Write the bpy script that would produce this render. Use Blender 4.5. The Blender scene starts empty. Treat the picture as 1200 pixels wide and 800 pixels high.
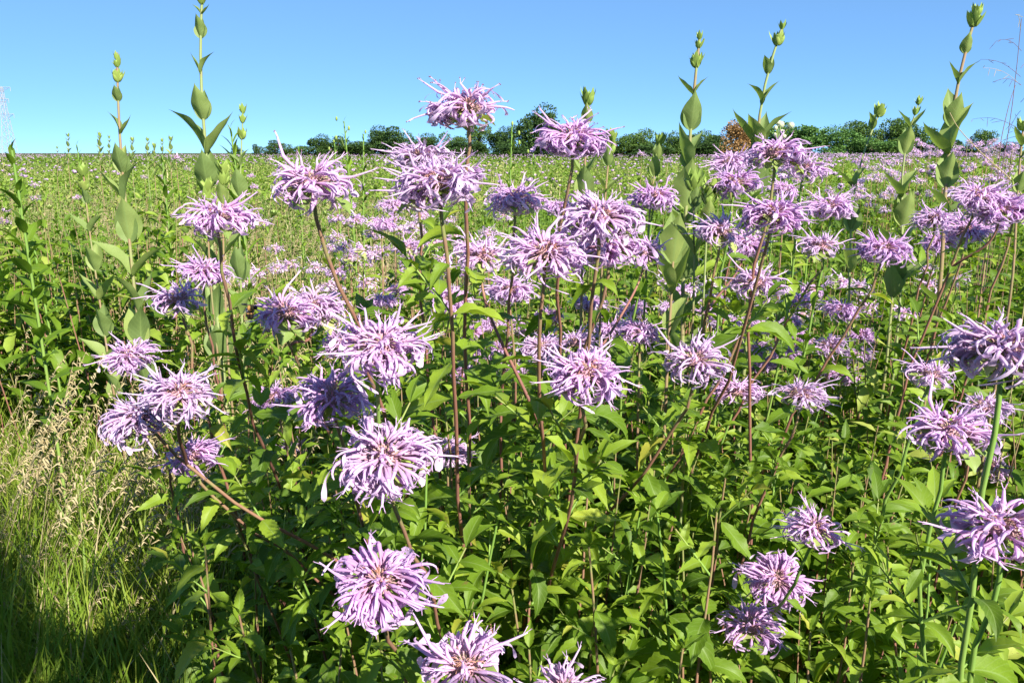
import bpy, math, random
import numpy as np
from mathutils import Matrix, Vector
R = math.radians
rs = np.random.RandomState(7)
random.seed(7)
sc = bpy.context.scene
COL = bpy.data.collections.new("meadow"); sc.collection.children.link(COL)

# ------------------------------------------------------------------ camera
H = 1.15; FPX = 933.0; CX, CY = 600.0, 400.0
PITCH = math.atan((400 - 179) / FPX)
cam = bpy.data.cameras.new("camera"); cam.lens = 36.0 * FPX / 1200.0; cam.sensor_width = 36.0
cam.clip_start = 0.02; cam.clip_end = 5000
co = bpy.data.objects.new("camera", cam); COL.objects.link(co)
co.location = (0, 0, H); co.rotation_euler = (math.pi / 2 - PITCH, 0, 0); sc.camera = co
cam.dof.use_dof = False
SP, CP = math.sin(PITCH), math.cos(PITCH)
FW = np.array([0, CP, -SP]); UP = np.array([0, SP, CP]); CAM = np.array([0, 0, H])

def P(px, py, d):                        # a point of the place at viewing depth d metres
    return CAM + FW * d + np.array([1., 0, 0]) * ((px - CX) / FPX * d) - UP * ((py - CY) / FPX * d)
def proj(p):                             # (n,3) -> px, py, depth
    q = np.asarray(p) - CAM
    d = q @ FW
    dd = np.where(np.abs(d) < 1e-4, 1e-4, d)
    return CX + q[..., 0] / dd * FPX, CY - (q @ UP) / dd * FPX, d

def vnoise(x, y, s=0):                   # cheap smooth 2-D noise, -1..1
    return (np.sin(x * 1.3 + s * 1.7) * np.cos(y * 1.1 - s) + np.sin(x * 2.9 - y * 1.7 + s * 3.1) * .6
            + np.cos(x * .47 + y * .71 + s * 2.3) * .9) / 2.5

# ------------------------------------------------------------------ meshes
class MB:
    def __init__(self): self.v = []; self.f = []; self.uv = []; self.m = []; self.t = []; self.n = 0
    def add(self, v, f, uv=None, mat=0, tint=None):
        v = np.asarray(v, float).reshape(-1, 3); f = np.asarray(f, int).reshape(-1, 4)
        self.v.append(v); self.f.append(f + self.n); self.n += len(v)
        self.uv.append(np.zeros((len(v), 2)) if uv is None else np.asarray(uv, float))
        self.m.append(np.full(len(f), mat) if np.isscalar(mat) else np.asarray(mat))
        self.t.append(np.full(len(v), 0. if tint is None else tint) if tint is None or np.isscalar(tint) else np.asarray(tint))
        return self
    def arrays(self):
        return (np.concatenate(self.v), np.concatenate(self.f), np.concatenate(self.uv), np.concatenate(self.m), np.concatenate(self.t))
    def mesh(self, name, mats, smooth=True):
        v, f, uv, m, t = self.arrays()
        me = bpy.data.meshes.new(name)
        me.vertices.add(len(v)); me.vertices.foreach_set("co", v.astype(np.float32).ravel())
        me.loops.add(f.size); me.loops.foreach_set("vertex_index", f.astype(np.int32).ravel())
        me.polygons.add(len(f)); me.polygons.foreach_set("loop_start", np.arange(0, f.size, 4, dtype=np.int32))
        for mm in mats: me.materials.append(mm)
        me.polygons.foreach_set("material_index", m.astype(np.int32))
        me.polygons.foreach_set("use_smooth", np.full(len(f), smooth))
        me.update(calc_edges=True)
        ul = me.uv_layers.new(name="UVMap"); ul.data.foreach_set("uv", uv[f.ravel()].astype(np.float32).ravel())
        a = me.attributes.new("tint", 'FLOAT', 'POINT'); a.data.foreach_set("value", t.astype(np.float32))
        me.validate()
        return me

def grid_faces(nr, nc, closed=False):
    i = np.arange(nr - 1)[:, None]; nj = nc if closed else nc - 1
    j = np.arange(nj)[None, :]; j2 = (j + 1) % nc
    return np.stack([i * nc + j, i * nc + j2, (i + 1) * nc + j2, (i + 1) * nc + j], -1).reshape(-1, 4)

def norm(a): return a / np.maximum(np.linalg.norm(a, axis=-1, keepdims=True), 1e-9)

def sweep(mb, pts, rad, sides=5, ref=(0.31, 0.2, 0.93), u=None, mat=0, tint=None, v0=0., v1=1.):
    pts = np.asarray(pts, float); n = len(pts); rad = np.broadcast_to(rad, (n,))
    t = norm(np.gradient(pts, axis=0)); ref = np.asarray(ref, float)
    s = norm(np.cross(t, ref)); b = np.cross(t, s)
    a = np.arange(sides) / sides * 2 * math.pi
    v = pts[:, None] + rad[:, None, None] * (np.cos(a)[None, :, None] * s[:, None] + np.sin(a)[None, :, None] * b[:, None])
    vv = np.linspace(v0, v1, n)[:, None] * np.ones(sides)
    uu = (np.arange(sides) / sides)[None] * np.ones((n, 1)) if u is None else np.full((n, sides), u)
    mb.add(v, grid_faces(n, sides, True), np.stack([uu, vv], -1).reshape(-1, 2), mat, tint)

def ribbon(mb, pts, side, wid, cup=0., u=.5, mat=0, tint=None, v0=0., v1=1., nc=3):
    pts = np.asarray(pts, float); n = len(pts); wid = np.broadcast_to(wid, (n,))
    t = norm(np.gradient(pts, axis=0)); side = norm(np.broadcast_to(np.asarray(side, float), (n, 3)))
    nn = np.cross(side, t)
    s = np.linspace(-1, 1, nc)
    v = pts[:, None] + side[:, None] * (wid[:, None, None] * s[None, :, None]) + nn[:, None] * (wid[:, None, None] * (np.abs(s) * cup)[None, :, None])
    vv = np.linspace(v0, v1, n)[:, None] * np.ones(nc)
    uu = np.full((n, nc), u) if u is not None else (s * .5 + .5)[None] * np.ones((n, 1))
    mb.add(v, grid_faces(n, nc), np.stack([uu, vv], -1).reshape(-1, 2), mat, tint)

def blob(mb, c, r, nu=8, nv=6, mat=0, uvx=.5, tint=None, axis=None):
    th = np.linspace(0.02, math.pi - .02, nv)[:, None]; ph = np.arange(nu)[None] / nu * 2 * math.pi
    v = np.stack([np.sin(th) * np.cos(ph), np.sin(th) * np.sin(ph), -np.cos(th) * np.ones_like(ph)], -1)
    v = v * np.asarray(r)
    if axis is not None:
        z = norm(np.asarray(axis, float)); x = norm(np.cross(z, [.1, .9, .2])); y = np.cross(z, x)
        v = v[..., :1] * x + v[..., 1:2] * y + v[..., 2:] * z
    vv = (np.linspace(0, 1, nv)[:, None] * np.ones(nu))
    mb.add(v + np.asarray(c), grid_faces(nv, nu, True), np.stack([np.full(vv.shape, uvx), vv], -1).reshape(-1, 2), mat, tint)

def scatter(mb, proto, Rm, T, tint, mat=None):
    """append k transformed copies of proto (v,f,uv,m,t) to one mesh of uncountable growth"""
    v, f, uv, m, t0 = proto; k = len(T)
    if k == 0: return
    V = np.einsum('kij,nj->kni', Rm, v) + T[:, None]
    F = f[None] + (np.arange(k) * len(v))[:, None, None]
    mb.add(V.reshape(-1, 3), F.reshape(-1, 4), np.tile(uv, (k, 1)), np.tile(m, k) if mat is None else mat, (np.asarray(tint)[:, None] + t0[None] * 1.0).reshape(-1))

def frames(yaw, pitch, roll, scale):
    cy, sy, cp, sp = np.cos(yaw), np.sin(yaw), np.cos(pitch), np.sin(pitch)
    X = np.stack([cp * cy, cp * sy, sp], -1); Y = np.stack([-sy, cy, np.zeros_like(sy)], -1); Z = np.cross(X, Y)
    cr, sr = np.cos(roll)[:, None], np.sin(roll)[:, None]
    Y2 = Y * cr + Z * sr; Z2 = -Y * sr + Z * cr
    return np.stack([X, Y2, Z2], -1) * np.asarray(scale)[:, None, None]

# ------------------------------------------------------------------ materials
def newmat(name):
    m = bpy.data.materials.new(name); m.use_nodes = True; nt = m.node_tree; nt.nodes.clear()
    return m, nt
def nd(nt, typ, **kw):
    n = nt.nodes.new(typ)
    for k, v in kw.items():
        if k.startswith('i_'):
            key = k[2:]; key = int(key) if key.isdigit() else key
            n.inputs[key].default_value = v
        else: setattr(n, k, v)
    return n
def math_n(nt, op, a, b=None, clamp=False):
    n = nd(nt, 'ShaderNodeMath', operation=op, use_clamp=clamp)
    for i, x in enumerate((a, b)):
        if x is None: continue
        if isinstance(x, (int, float)): n.inputs[i].default_value = x
        else: nt.links.new(x, n.inputs[i])
    return n.outputs[0]
def ramp(nt, fac, stops, interp='LINEAR'):
    r = nd(nt, 'ShaderNodeValToRGB'); cr = r.color_ramp; cr.interpolation = interp
    while len(cr.elements) < len(stops): cr.elements.new(.5)
    for e, (p, c) in zip(cr.elements, stops): e.position = p; e.color = (*c, 1)
    nt.links.new(fac, r.inputs[0]); return r.outputs[0]
def mixc(nt, fac, a, b, typ='MIX'):
    n = nd(nt, 'ShaderNodeMix', data_type='RGBA', blend_type=typ)
    for i, x in ((0, fac), (6, a), (7, b)):
        if isinstance(x, (int, float)): n.inputs[i].default_value = x
        elif isinstance(x, tuple): n.inputs[i].default_value = (*x, 1)
        else: nt.links.new(x, n.inputs[i])
    return n.outputs[2]
def rnd_value(nt):                       # object random + per-vertex tint, wrapped to 0..1
    oi = nd(nt, 'ShaderNodeObjectInfo'); at = nd(nt, 'ShaderNodeAttribute', attribute_name='tint')
    return math_n(nt, 'FRACT', math_n(nt, 'ADD', oi.outputs['Random'], at.outputs['Fac']))
def finish(nt, color, rough=.5, spec=.35, trans=0., tcolor=None, bump=None, bstr=.2):
    out = nd(nt, 'ShaderNodeOutputMaterial'); p = nd(nt, 'ShaderNodeBsdfPrincipled')
    if isinstance(color, tuple): p.inputs['Base Color'].default_value = (*color, 1)
    else: nt.links.new(color, p.inputs['Base Color'])
    p.inputs['Roughness'].default_value = rough; p.inputs['Specular IOR Level'].default_value = spec
    if bump is not None:
        b = nd(nt, 'ShaderNodeBump', i_Strength=bstr, i_Distance=.002); nt.links.new(bump, b.inputs['Height']); nt.links.new(b.outputs[0], p.inputs['Normal'])
    sh = p.outputs[0]
    if trans > 0:
        tr = nd(nt, 'ShaderNodeBsdfTranslucent'); mx = nd(nt, 'ShaderNodeMixShader'); mx.inputs[0].default_value = trans
        if isinstance(tcolor, tuple): tr.inputs[0].default_value = (*tcolor, 1)
        else: nt.links.new(tcolor if tcolor is not None else color, tr.inputs[0])
        nt.links.new(sh, mx.inputs[1]); nt.links.new(tr.outputs[0], mx.inputs[2]); sh = mx.outputs[0]
    nt.links.new(sh, out.inputs[0])

def leaf_mat(name, stops, trans=.33, vein=.5, rough=.52, tboost=(1.5, 1.6, .7)):
    m, nt = newmat(name)
    uv = nd(nt, 'ShaderNodeUVMap'); sep = nd(nt, 'ShaderNodeSeparateXYZ'); nt.links.new(uv.outputs[0], sep.inputs[0])
    u, v = sep.outputs[0], sep.outputs[1]
    r = rnd_value(nt)
    tc = nd(nt, 'ShaderNodeTexCoord'); nz = nd(nt, 'ShaderNodeTexNoise', i_Scale=55.0, i_Detail=3.0); nt.links.new(tc.outputs['Object'], nz.inputs[0])
    base = ramp(nt, r, stops)
    val = math_n(nt, 'ADD', math_n(nt, 'MULTIPLY', nz.outputs[0], .5), .75)
    hs = nd(nt, 'ShaderNodeHueSaturation'); nt.links.new(base, hs.inputs['Color']); nt.links.new(val, hs.inputs['Value'])
    a = math_n(nt, 'ABSOLUTE', math_n(nt, 'SUBTRACT', u, .5))
    mid = math_n(nt, 'LESS_THAN', a, .035)
    w = math_n(nt, 'FRACT', math_n(nt, 'SUBTRACT', math_n(nt, 'MULTIPLY', v, 9.0), math_n(nt, 'MULTIPLY', a, 4.0)))
    side = math_n(nt, 'MULTIPLY', math_n(nt, 'LESS_THAN', w, .14), .45)
    ve = math_n(nt, 'MULTIPLY', math_n(nt, 'MAXIMUM', mid, side), vein)
    col = mixc(nt, ve, hs.outputs[0], (.24, .34, .11))
    sp = nd(nt, 'ShaderNodeTexNoise', i_Scale=170.0, i_Detail=2.0); nt.links.new(tc.outputs['Object'], sp.inputs[0])
    spot = math_n(nt, 'MULTIPLY', math_n(nt, 'GREATER_THAN', sp.outputs[0], .69), .6)      # insect nibbles and rust spots
    col = mixc(nt, spot, col, (.20, .13, .05))
    t = mixc(nt, 1.0, col, tboost, 'MULTIPLY')
    finish(nt, col, rough, .32, trans, t, w, .25)
    return m

G_BERG = leaf_mat("bergamot_leaf", [(0, (.075, .145, .010)), (.3, (.130, .225, .014)), (.7, (.185, .29, .020)), (.95, (.27, .37, .035)), (1, (.37, .36, .05))])
G_SILP = leaf_mat("rosinweed_leaf", [(0, (.15, .22, .07)), (.5, (.20, .28, .085)), (1, (.27, .34, .10))], trans=.28, vein=.55, rough=.55)
G_UNDER = leaf_mat("undergrowth_leaf", [(0, (.062, .125, .008)), (.35, (.115, .205, .012)), (.75, (.175, .28, .020)), (.95, (.26, .36, .045)), (1, (.36, .40, .09))], vein=.2)
G_BRACT = leaf_mat("bract", [(0, (.20, .30, .075)), (.5, (.30, .38, .10)), (1, (.42, .47, .18))], trans=.25, vein=.4)
G_FAR = leaf_mat("meadow_green", [(0, (.09, .17, .015)), (.3, (.14, .25, .025)), (.6, (.21, .33, .04)), (.88, (.31, .38, .08)), (1, (.42, .40, .17))], vein=0)

def petal_mat(name, c0, c1, c2, trans=.4):
    m, nt = newmat(name)
    uv = nd(nt, 'ShaderNodeUVMap'); sep = nd(nt, 'ShaderNodeSeparateXYZ'); nt.links.new(uv.outputs[0], sep.inputs[0])
    r = rnd_value(nt)
    along = ramp(nt, sep.outputs[1], [(0, c0), (.35, c1), (.8, c2), (1, tuple(min(1, x * 1.12) for x in c2))])
    rr = math_n(nt, 'FRACT', math_n(nt, 'ADD', r, sep.outputs[0]))
    hs = nd(nt, 'ShaderNodeHueSaturation'); nt.links.new(along, hs.inputs['Color'])
    nt.links.new(math_n(nt, 'ADD', math_n(nt, 'MULTIPLY', rr, .035), .483), hs.inputs['Hue'])
    nt.links.new(math_n(nt, 'ADD', math_n(nt, 'MULTIPLY', rr, .22), .88), hs.inputs['Value'])
    nt.links.new(math_n(nt, 'ADD', math_n(nt, 'MULTIPLY', r, .3), .85), hs.inputs['Saturation'])
    finish(nt, hs.outputs[0], .5, .3, trans)
    return m
PETAL = petal_mat("lilac_petal", (.73, .46, .62), (.71, .45, .75), (.81, .60, .89))
PETAL_FAR = petal_mat("lilac_petal_small", (.73, .47, .66), (.72, .47, .75), (.81, .60, .87), .3)

def simple(name, stops, rough=.7, scale=40., spec=.25, trans=0., usev=False, bump=False):
    m, nt = newmat(name)
    tc = nd(nt, 'ShaderNodeTexCoord'); nz = nd(nt, 'ShaderNodeTexNoise', i_Scale=scale, i_Detail=4.0); nt.links.new(tc.outputs['Object'], nz.inputs[0])
    f = math_n(nt, 'MULTIPLY_ADD', nz.outputs[0], .7)
    nt.nodes[-1].inputs[2].default_value = -.1
    if usev:
        uv = nd(nt, 'ShaderNodeUVMap'); sep = nd(nt, 'ShaderNodeSeparateXYZ'); nt.links.new(uv.outputs[0], sep.inputs[0])
        f = math_n(nt, 'ADD', math_n(nt, 'MULTIPLY', sep.outputs[1], .8), math_n(nt, 'MULTIPLY', math_n(nt, 'SUBTRACT', nz.outputs[0], .5), .5), True)
    else:
        f = math_n(nt, 'FRACT', math_n(nt, 'ADD', f, math_n(nt, 'MULTIPLY', rnd_value(nt), .35)))
    finish(nt, ramp(nt, f, stops), rough, spec, trans, None, nz.outputs[0] if bump else None, .4)
    return m
STEM = simple("reddish_stem", [(0, (.24, .26, .09)), (.06, (.28, .19, .11)), (.2, (.28, .13, .10)), (.7, (.20, .09, .075)), (1, (.13, .09, .05))], .55, 60, usev=True)
STEM_G = simple("green_stem", [(0, (.17, .30, .06)), (.5, (.22, .32, .07)), (.8, (.25, .24, .09)), (1, (.20, .12, .07))], .55, 60, usev=True)
STEM_S = simple("rosinweed_stem", [(0, (.28, .30, .14)), (.4, (.22, .28, .10)), (.55, (.26, .17, .10)), (1, (.20, .28, .08))], .6, 22, usev=False)
CALYX = simple("calyx", [(0, (.24, .28, .10)), (.3, (.38, .28, .22)), (.6, (.50, .26, .34)), (1, (.46, .22, .34))], .7, 90, usev=True)
BROWN = simple("dried_filament", [(0, (.42, .19, .14)), (1, (.60, .33, .24))], .7, 90)
ANTHER = simple("anther", [(0, (.16, .10, .16)), (1, (.30, .18, .22))], .7, 90)
BUD = simple("bud_green", [(0, (.18, .29, .06)), (.5, (.27, .37, .08)), (1, (.40, .45, .13))], .55, 30, trans=.1)
TAN = simple("dry_grass", [(0, (.42, .33, .15)), (.4, (.54, .45, .25)), (1, (.70, .63, .42))], .7, 20, trans=.3)
GRASS = simple("green_grass", [(0, (.11, .20, .015)), (.35, (.17, .28, .025)), (.65, (.30, .36, .05)), (1, (.46, .40, .13))], .5, 8, trans=.35)
DARKSTALK = simple("dark_stalk", [(0, (.13, .07, .08)), (1, (.24, .15, .13))], .6, 50)
GLOBE = simple("pale_globe", [(0, (.45, .50, .33)), (1, (.66, .68, .52))], .7, 200)
STEEL = simple("galvanised_steel", [(0, (.36, .38, .42)), (1, (.46, .48, .52))], .5, 1, spec=.5)
BARK = simple("bark", [(0, (.07, .055, .04)), (1, (.16, .13, .10))], .9, 2)
def tree_leaf(name, stops):
    return simple(name, stops, .6, .35, trans=.18)
T_DARK = tree_leaf("tree_leaf_dark", [(0, (.035, .075, .020)), (.5, (.060, .12, .028)), (1, (.10, .18, .04))])
T_MID = tree_leaf("tree_leaf_mid", [(0, (.060, .12, .025)), (.5, (.10, .18, .035)), (1, (.16, .25, .05))])
T_LIGHT = tree_leaf("tree_leaf_light", [(0, (.075, .17, .045)), (.5, (.12, .24, .055)), (1, (.17, .30, .07))])
T_ORANGE = tree_leaf("tree_leaf_orange", [(0, (.22, .13, .05)), (.5, (.36, .21, .08)), (1, (.44, .30, .12))])

# ground
gm, nt = newmat("meadow_soil")
tc = nd(nt, 'ShaderNodeTexCoord'); n1 = nd(nt, 'ShaderNodeTexNoise', i_Scale=1.1, i_Detail=8.0); n2 = nd(nt, 'ShaderNodeTexNoise', i_Scale=28.0, i_Detail=5.0)
nt.links.new(tc.outputs['Object'], n1.inputs[0]); nt.links.new(tc.outputs['Object'], n2.inputs[0])
c1 = ramp(nt, n1.outputs[0], [(.35, (.08, .085, .03)), (.5, (.10, .13, .035)), (.65, (.20, .19, .08))])
c2 = ramp(nt, n2.outputs[0], [(.3, (.35, .30, .25)), (.7, (1, 1, 1))])
finish(nt, mixc(nt, 1.0, c1, c2, 'MULTIPLY'), .95, .1, bump=n2.outputs[0], bstr=.6)

# ------------------------------------------------------------------ object helpers
def link(name, me, parent=None, M=None):
    o = bpy.data.objects.new(name, me); COL.objects.link(o)
    if parent is not None: o.parent = parent
    if M is not None: o.matrix_local = M
    return o
def tag(o, label, cat, group=None):
    o['label'] = label; o['category'] = cat
    if group: o['group'] = group
    return o
def thing(name, loc, label, cat, group=None):
    o = link(name, None); o.location = tuple(loc); o.empty_display_size = .05
    return tag(o, label, cat, group)
def mat4(Rm, T):
    m = Matrix.Identity(4)
    for i in range(3):
        for j in range(3): m[i][j] = float(Rm[i][j])
        m[i][3] = float(T[i])
    return m
def frame1(yaw, pitch, roll, scale): return frames(np.array([yaw]), np.array([pitch]), np.array([roll]), np.array([scale]))[0]

# ------------------------------------------------------------------ leaf prototypes (unit length along +X)
def leaf_arrays(ratio=.3, droop=50, fold=.35, nx=14, ny=5, serr=.12, wpos=.35, a0=8, twist=0., wave=.0, petiole=.07, seed=0, cup=0.):
    r = np.random.RandomState(seed)
    t = np.linspace(0, 1, nx)
    ang = np.radians(a0 - droop * t ** 1.2)
    dx = np.cos(ang); dz = np.sin(ang)
    x = np.concatenate([[0], np.cumsum((dx[1:] + dx[:-1]) / 2)]) / (nx - 1); z = np.concatenate([[0], np.cumsum((dz[1:] + dz[:-1]) / 2)]) / (nx - 1)
    tt = np.clip((t - petiole) / (1 - petiole), 0, 1)
    w = ratio * .5 * (tt / wpos) ** .8 * np.exp((1 - (tt / wpos)) * .8); k = (tt > wpos)
    w2 = ratio * .5 * np.cos(np.clip((tt - wpos) / (1 - wpos), 0, 1) ** 1.05 * math.pi / 2) ** 1.35
    w = np.where(k, w2, np.minimum(ratio * .5, w)); w = np.maximum(w, .006); w[-1] = .002
    s = np.linspace(-1, 1, ny)
    sr = np.where(np.arange(nx) % 2 == 0, 1 + serr, 1 - serr)
    wy = w[:, None] * s[None, :] * np.where(np.abs(s)[None] > .99, sr[:, None], 1)
    nrm = np.stack([-np.sin(ang), np.zeros(nx), np.cos(ang)], -1)
    lift = np.abs(wy) * fold - cup * wy ** 2 / ratio
    lift += wave * w[:, None] * np.sin(t[:, None] * 14 + s[None] * 2 + seed) * np.abs(s)[None]
    tw = twist * t
    v = np.stack([x, np.zeros(nx), z], -1)[:, None] + nrm[:, None] * (lift * np.cos(tw)[:, None] + wy * np.sin(tw)[:, None])[..., None]
    v = v + np.array([0, 1, 0]) * (wy * np.cos(tw)[:, None] - lift * np.sin(tw)[:, None])[..., None]
    uv = np.stack([np.broadcast_to((s * .5 + .5)[None], (nx, ny)), np.broadcast_to(t[:, None], (nx, ny))], -1)
    f = grid_faces(nx, ny); m = np.zeros(len(f), int)
    return v.reshape(-1, 3), f, uv.reshape(-1, 2), m, np.zeros(nx * ny)
def arr_mesh(name, a, mats): return MB().add(a[0], a[1], a[2], a[3], a[4]).mesh(name, mats)

BLEAF_A = [leaf_arrays(.34, d, f_, 20, 5, .075, .33, a, tw, wv, seed=i) for i, (d, f_, a, tw, wv) in enumerate(
    [(35, .25, 12, .3, .12), (60, .35, 15, -.4, .15), (85, .2, 20, .6, .1), (50, .5, 5, -.7, .2), (100, .3, 25, .2, .15), (20, .15, 5, -.2, .2), (75, .45, 25, .9, .1)])]
BLEAF = [arr_mesh("bergamot_leaf", (a[0] * np.array([1, .9, 1]), *a[1:]), [G_BERG]) for a in BLEAF_A]
SLEAF = [arr_mesh("rosinweed_leaf", leaf_arrays(.43, d, f_, 20, 7, .0, .38, a, tw, .08, petiole=.0, seed=i, cup=-.5), [G_SILP]) for i, (d, f_, a, tw) in enumerate(
    [(-5, .2, 5, .1), (25, .3, 10, -.2), (-25, .25, -8, .15), (45, .35, 25, .25)])]
SLEAFW = [arr_mesh("rosinweed_leaf", leaf_arrays(.54, d, f_, 22, 7, .0, .36, a, tw, .06, petiole=.0, seed=i, cup=-.6), [G_SILP]) for i, (d, f_, a, tw) in enumerate(
    [(-20, .25, -8, .1), (10, .25, 5, -.1)])]

# side shoot: a short axillary twig with small leaves
def shoot_mesh(seed, n=4):
    r = np.random.RandomState(seed); mb = MB(); L = .05
    pts = np.stack([np.linspace(0, L * .75, 5), np.zeros(5), np.linspace(0, L * .6, 5) ** 1.0], -1)
    sweep(mb, pts, np.linspace(.0011, .0007, 5), 4, mat=1)
    pr = leaf_arrays(.32, 45, .4, 7, 3, .1, .35, 10, .3, seed=seed)
    k = 2 * n; tt = np.repeat(np.linspace(.3, 1, n), 2)
    T = pts[0] + (pts[-1] - pts[0]) * tt[:, None]
    yaw = np.tile([1.0, -1.0], n) * r.uniform(.5, 1.5, k); yaw[-2:] *= .4
    scatter(mb, pr, frames(yaw, r.uniform(-.1, .9, k), r.uniform(-.4, .4, k), r.uniform(.018, .036, k)), T, r.uniform(0, .25, k), 0)
    return mb.mesh("side_shoot", [G_BERG, STEM_G])
SHOOT = [shoot_mesh(i, 3 + i % 2) for i in range(4)]

# ------------------------------------------------------------------ flower head prototypes
def corolla(mb, r, az, el, lod=0, S=1.0):
    p0az = az; az = az + r.uniform(-.28, .28); rad = np.array([math.cos(az), math.sin(az), 0]); side = np.array([-math.sin(az), math.cos(az), 0])
    D = lambda e: rad * math.cos(e) + np.array([0, 0, math.sin(e)])
    u = r.uniform(0, .6)
    p = D(el) * .0105; e = el + r.uniform(-.1, .1); pts = [p]; wob = side * r.uniform(-.38, .38); S = S * (r.uniform(.74, 1.06) if r.rand() < .68 else r.uniform(.45, .72))
    bend = r.uniform(-.10, .06) if el > -.1 else r.uniform(-.16, -.04)
    spike = r.rand() < (.40 if el > .45 else .12); curl = side * r.uniform(-.16, .16); bend = bend if spike else bend - .05
    tl = r.uniform(.0024, .0032) * S
    for _ in range(5):
        e += bend; wob = wob + curl; p = p + (D(e) + wob) * tl; pts.append(p)
    pts = np.array(pts)
    if lod == 0:
        sweep(mb, pts, np.array([.0005, .0006, .0007, .0010, .0013, .0014]), 5, u=u, v0=0, v1=.45, ref=side + D(e) * .01)
    else:
        ribbon(mb, pts[::2], side, .0016 if lod == 1 else .0022, .6, u, v0=0, v1=.5, nc=2)
    # upper lip
    q = p; eu = e + (r.uniform(.1, .40) if spike else r.uniform(-.1, .3)); up = [q]; cu = r.uniform(-.10, .04) if spike else r.uniform(-.50, -.16); L = (r.uniform(.0026, .0036) if spike else r.uniform(.0012, .0022)) * S
    for _ in range(5):
        eu += cu; q = q + (D(eu) + wob) * L; up.append(q)
    if lod == 0:
        sweep(mb, up, np.array([.0012, .0010, .0009, .0008, .0007, .0004]), 4, u=u, v0=.5, v1=.9, ref=side)
        for k in (-1, 1):
            if r.rand() < (.9 if spike else .35):
                st = [up[-2]]; es = eu
                for _ in range(3): es += r.uniform(-.15, .1); st.append(st[-1] + (D(es) + side * k * .25) * .0021)
                sweep(mb, st, [.00028, .00025, .00025, .0003], 3, u=u, v0=.8, v1=1, ref=side)
                blob(mb, st[-1], (.0005, .0005, .0008), 4, 4, mat=1)
    else:
        ribbon(mb, up[::2] + [up[-1]], side, np.array([.0015, .0012, .0010, .0005]) * (1 if lod == 1 else 1.3), .4, u, v0=.5, v1=1, nc=2)
    # lower lip, curling down
    q = p; ed = e - r.uniform(.0, .35); lo = [q]; cd = -r.uniform(.22, .60); L = r.uniform(.0016, .0026) * S; n = 7
    for _ in range(n):
        ed += cd; ed = max(ed, -2.6); q = q + (D(ed) + wob) * L; lo.append(q)
    w = np.array([.0010, .0013, .0014, .0014, .0017, .0024, .0026, .0012]) * (r.uniform(.85, 1.35) if el < .3 else r.uniform(.35, .6))
    if lod == 0: ribbon(mb, lo, side + D(e) * r.uniform(-.3, .3), w, -.25, u, v0=.5, v1=1, nc=3)
    elif lod == 1: ribbon(mb, lo[::2] + [lo[-1]], side, w[[0, 2, 5, 6, 7]] * 1.2, -.25, u, v0=.5, v1=1, nc=2)

def head_mesh(seed, n=34, lod=0, style='full'):
    r = np.random.RandomState(seed); mb = MB()
    for i in range(n):
        az = i * 2.39996 + r.uniform(-.25, .25); az += .32 * math.sin(az * 3 + seed) + .2 * math.sin(az * 5 + seed * 2)
        x = r.rand()
        if x < .12: el = r.uniform(.55, 1.0)
        elif x < .68: el = r.uniform(-.1, .5)
        else: el = r.uniform(-.55, -.05)
        if style == 'open': el = r.uniform(.1, 1.0) if r.rand() < .38 else r.uniform(-.45, .25)
        if style == 'flat': el = r.uniform(-.35, .35) if r.rand() < .85 else r.uniform(.5, .9)
        if seed in (3, 6, 22) and math.sin(az + seed) > .55 and r.rand() < .8: continue
        corolla(mb, r, az, el, lod, r.uniform(.85, 1.12))
    for i in range(22 if lod == 0 else 8): corolla(mb, r, r.uniform(0, 6.28), r.uniform(.55, 1.35), lod, r.uniform(.35, .6))
    vv = np.concatenate(mb.v); q95 = np.percentile(np.hypot(vv[:, 0], vv[:, 1]), 95); mb.v = [a * (.0385 / q95) for a in mb.v]
    return mb.mesh("petals", [PETAL if lod == 0 else PETAL_FAR, ANTHER])

def disc_mesh(seed, lod=0, curls=True):
    r = np.random.RandomState(seed); mb = MB()
    blob(mb, (0, 0, -.001), (.0105, .0105, .0085), 10, 7, uvx=.2)
    if lod == 0:
        for i in range(95):
            el = math.asin(1 - (i + .5) / 95 * 1.45); az = i * 2.39996
            d = np.array([math.cos(el) * math.cos(az), math.cos(el) * math.sin(az), math.sin(el)])
            ln = r.uniform(.002, .0048)
            pts = [d * .008 * np.array([1, 1, .85]), d * (.010 + ln * .5), d * (.0105 + ln) + r.uniform(-.0008, .0008, 3)]
            sweep(mb, pts, [.0006, .0008, .0007], 4, u=.5, v0=.15, v1=r.uniform(.6, 1.0))
        if curls:
            for i in range(16):
                az = r.uniform(0, 6.28); rad = np.array([math.cos(az), math.sin(az), 0]); e = r.uniform(.6, 1.5); p = rad * r.uniform(0, .010) + np.array([0, 0, .011]); pts = [p]
                for _ in range(7): e -= r.uniform(.15, .55); p = p + (rad * math.cos(e) + np.array([0, 0, math.sin(e)])) * .0018; pts.append(p)
                sweep(mb, pts, .00035, 3, mat=1)
    mb.v = [a * np.array([.86, .86, .82]) for a in mb.v]
    return mb.mesh("disc", [CALYX, BROWN])

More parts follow.
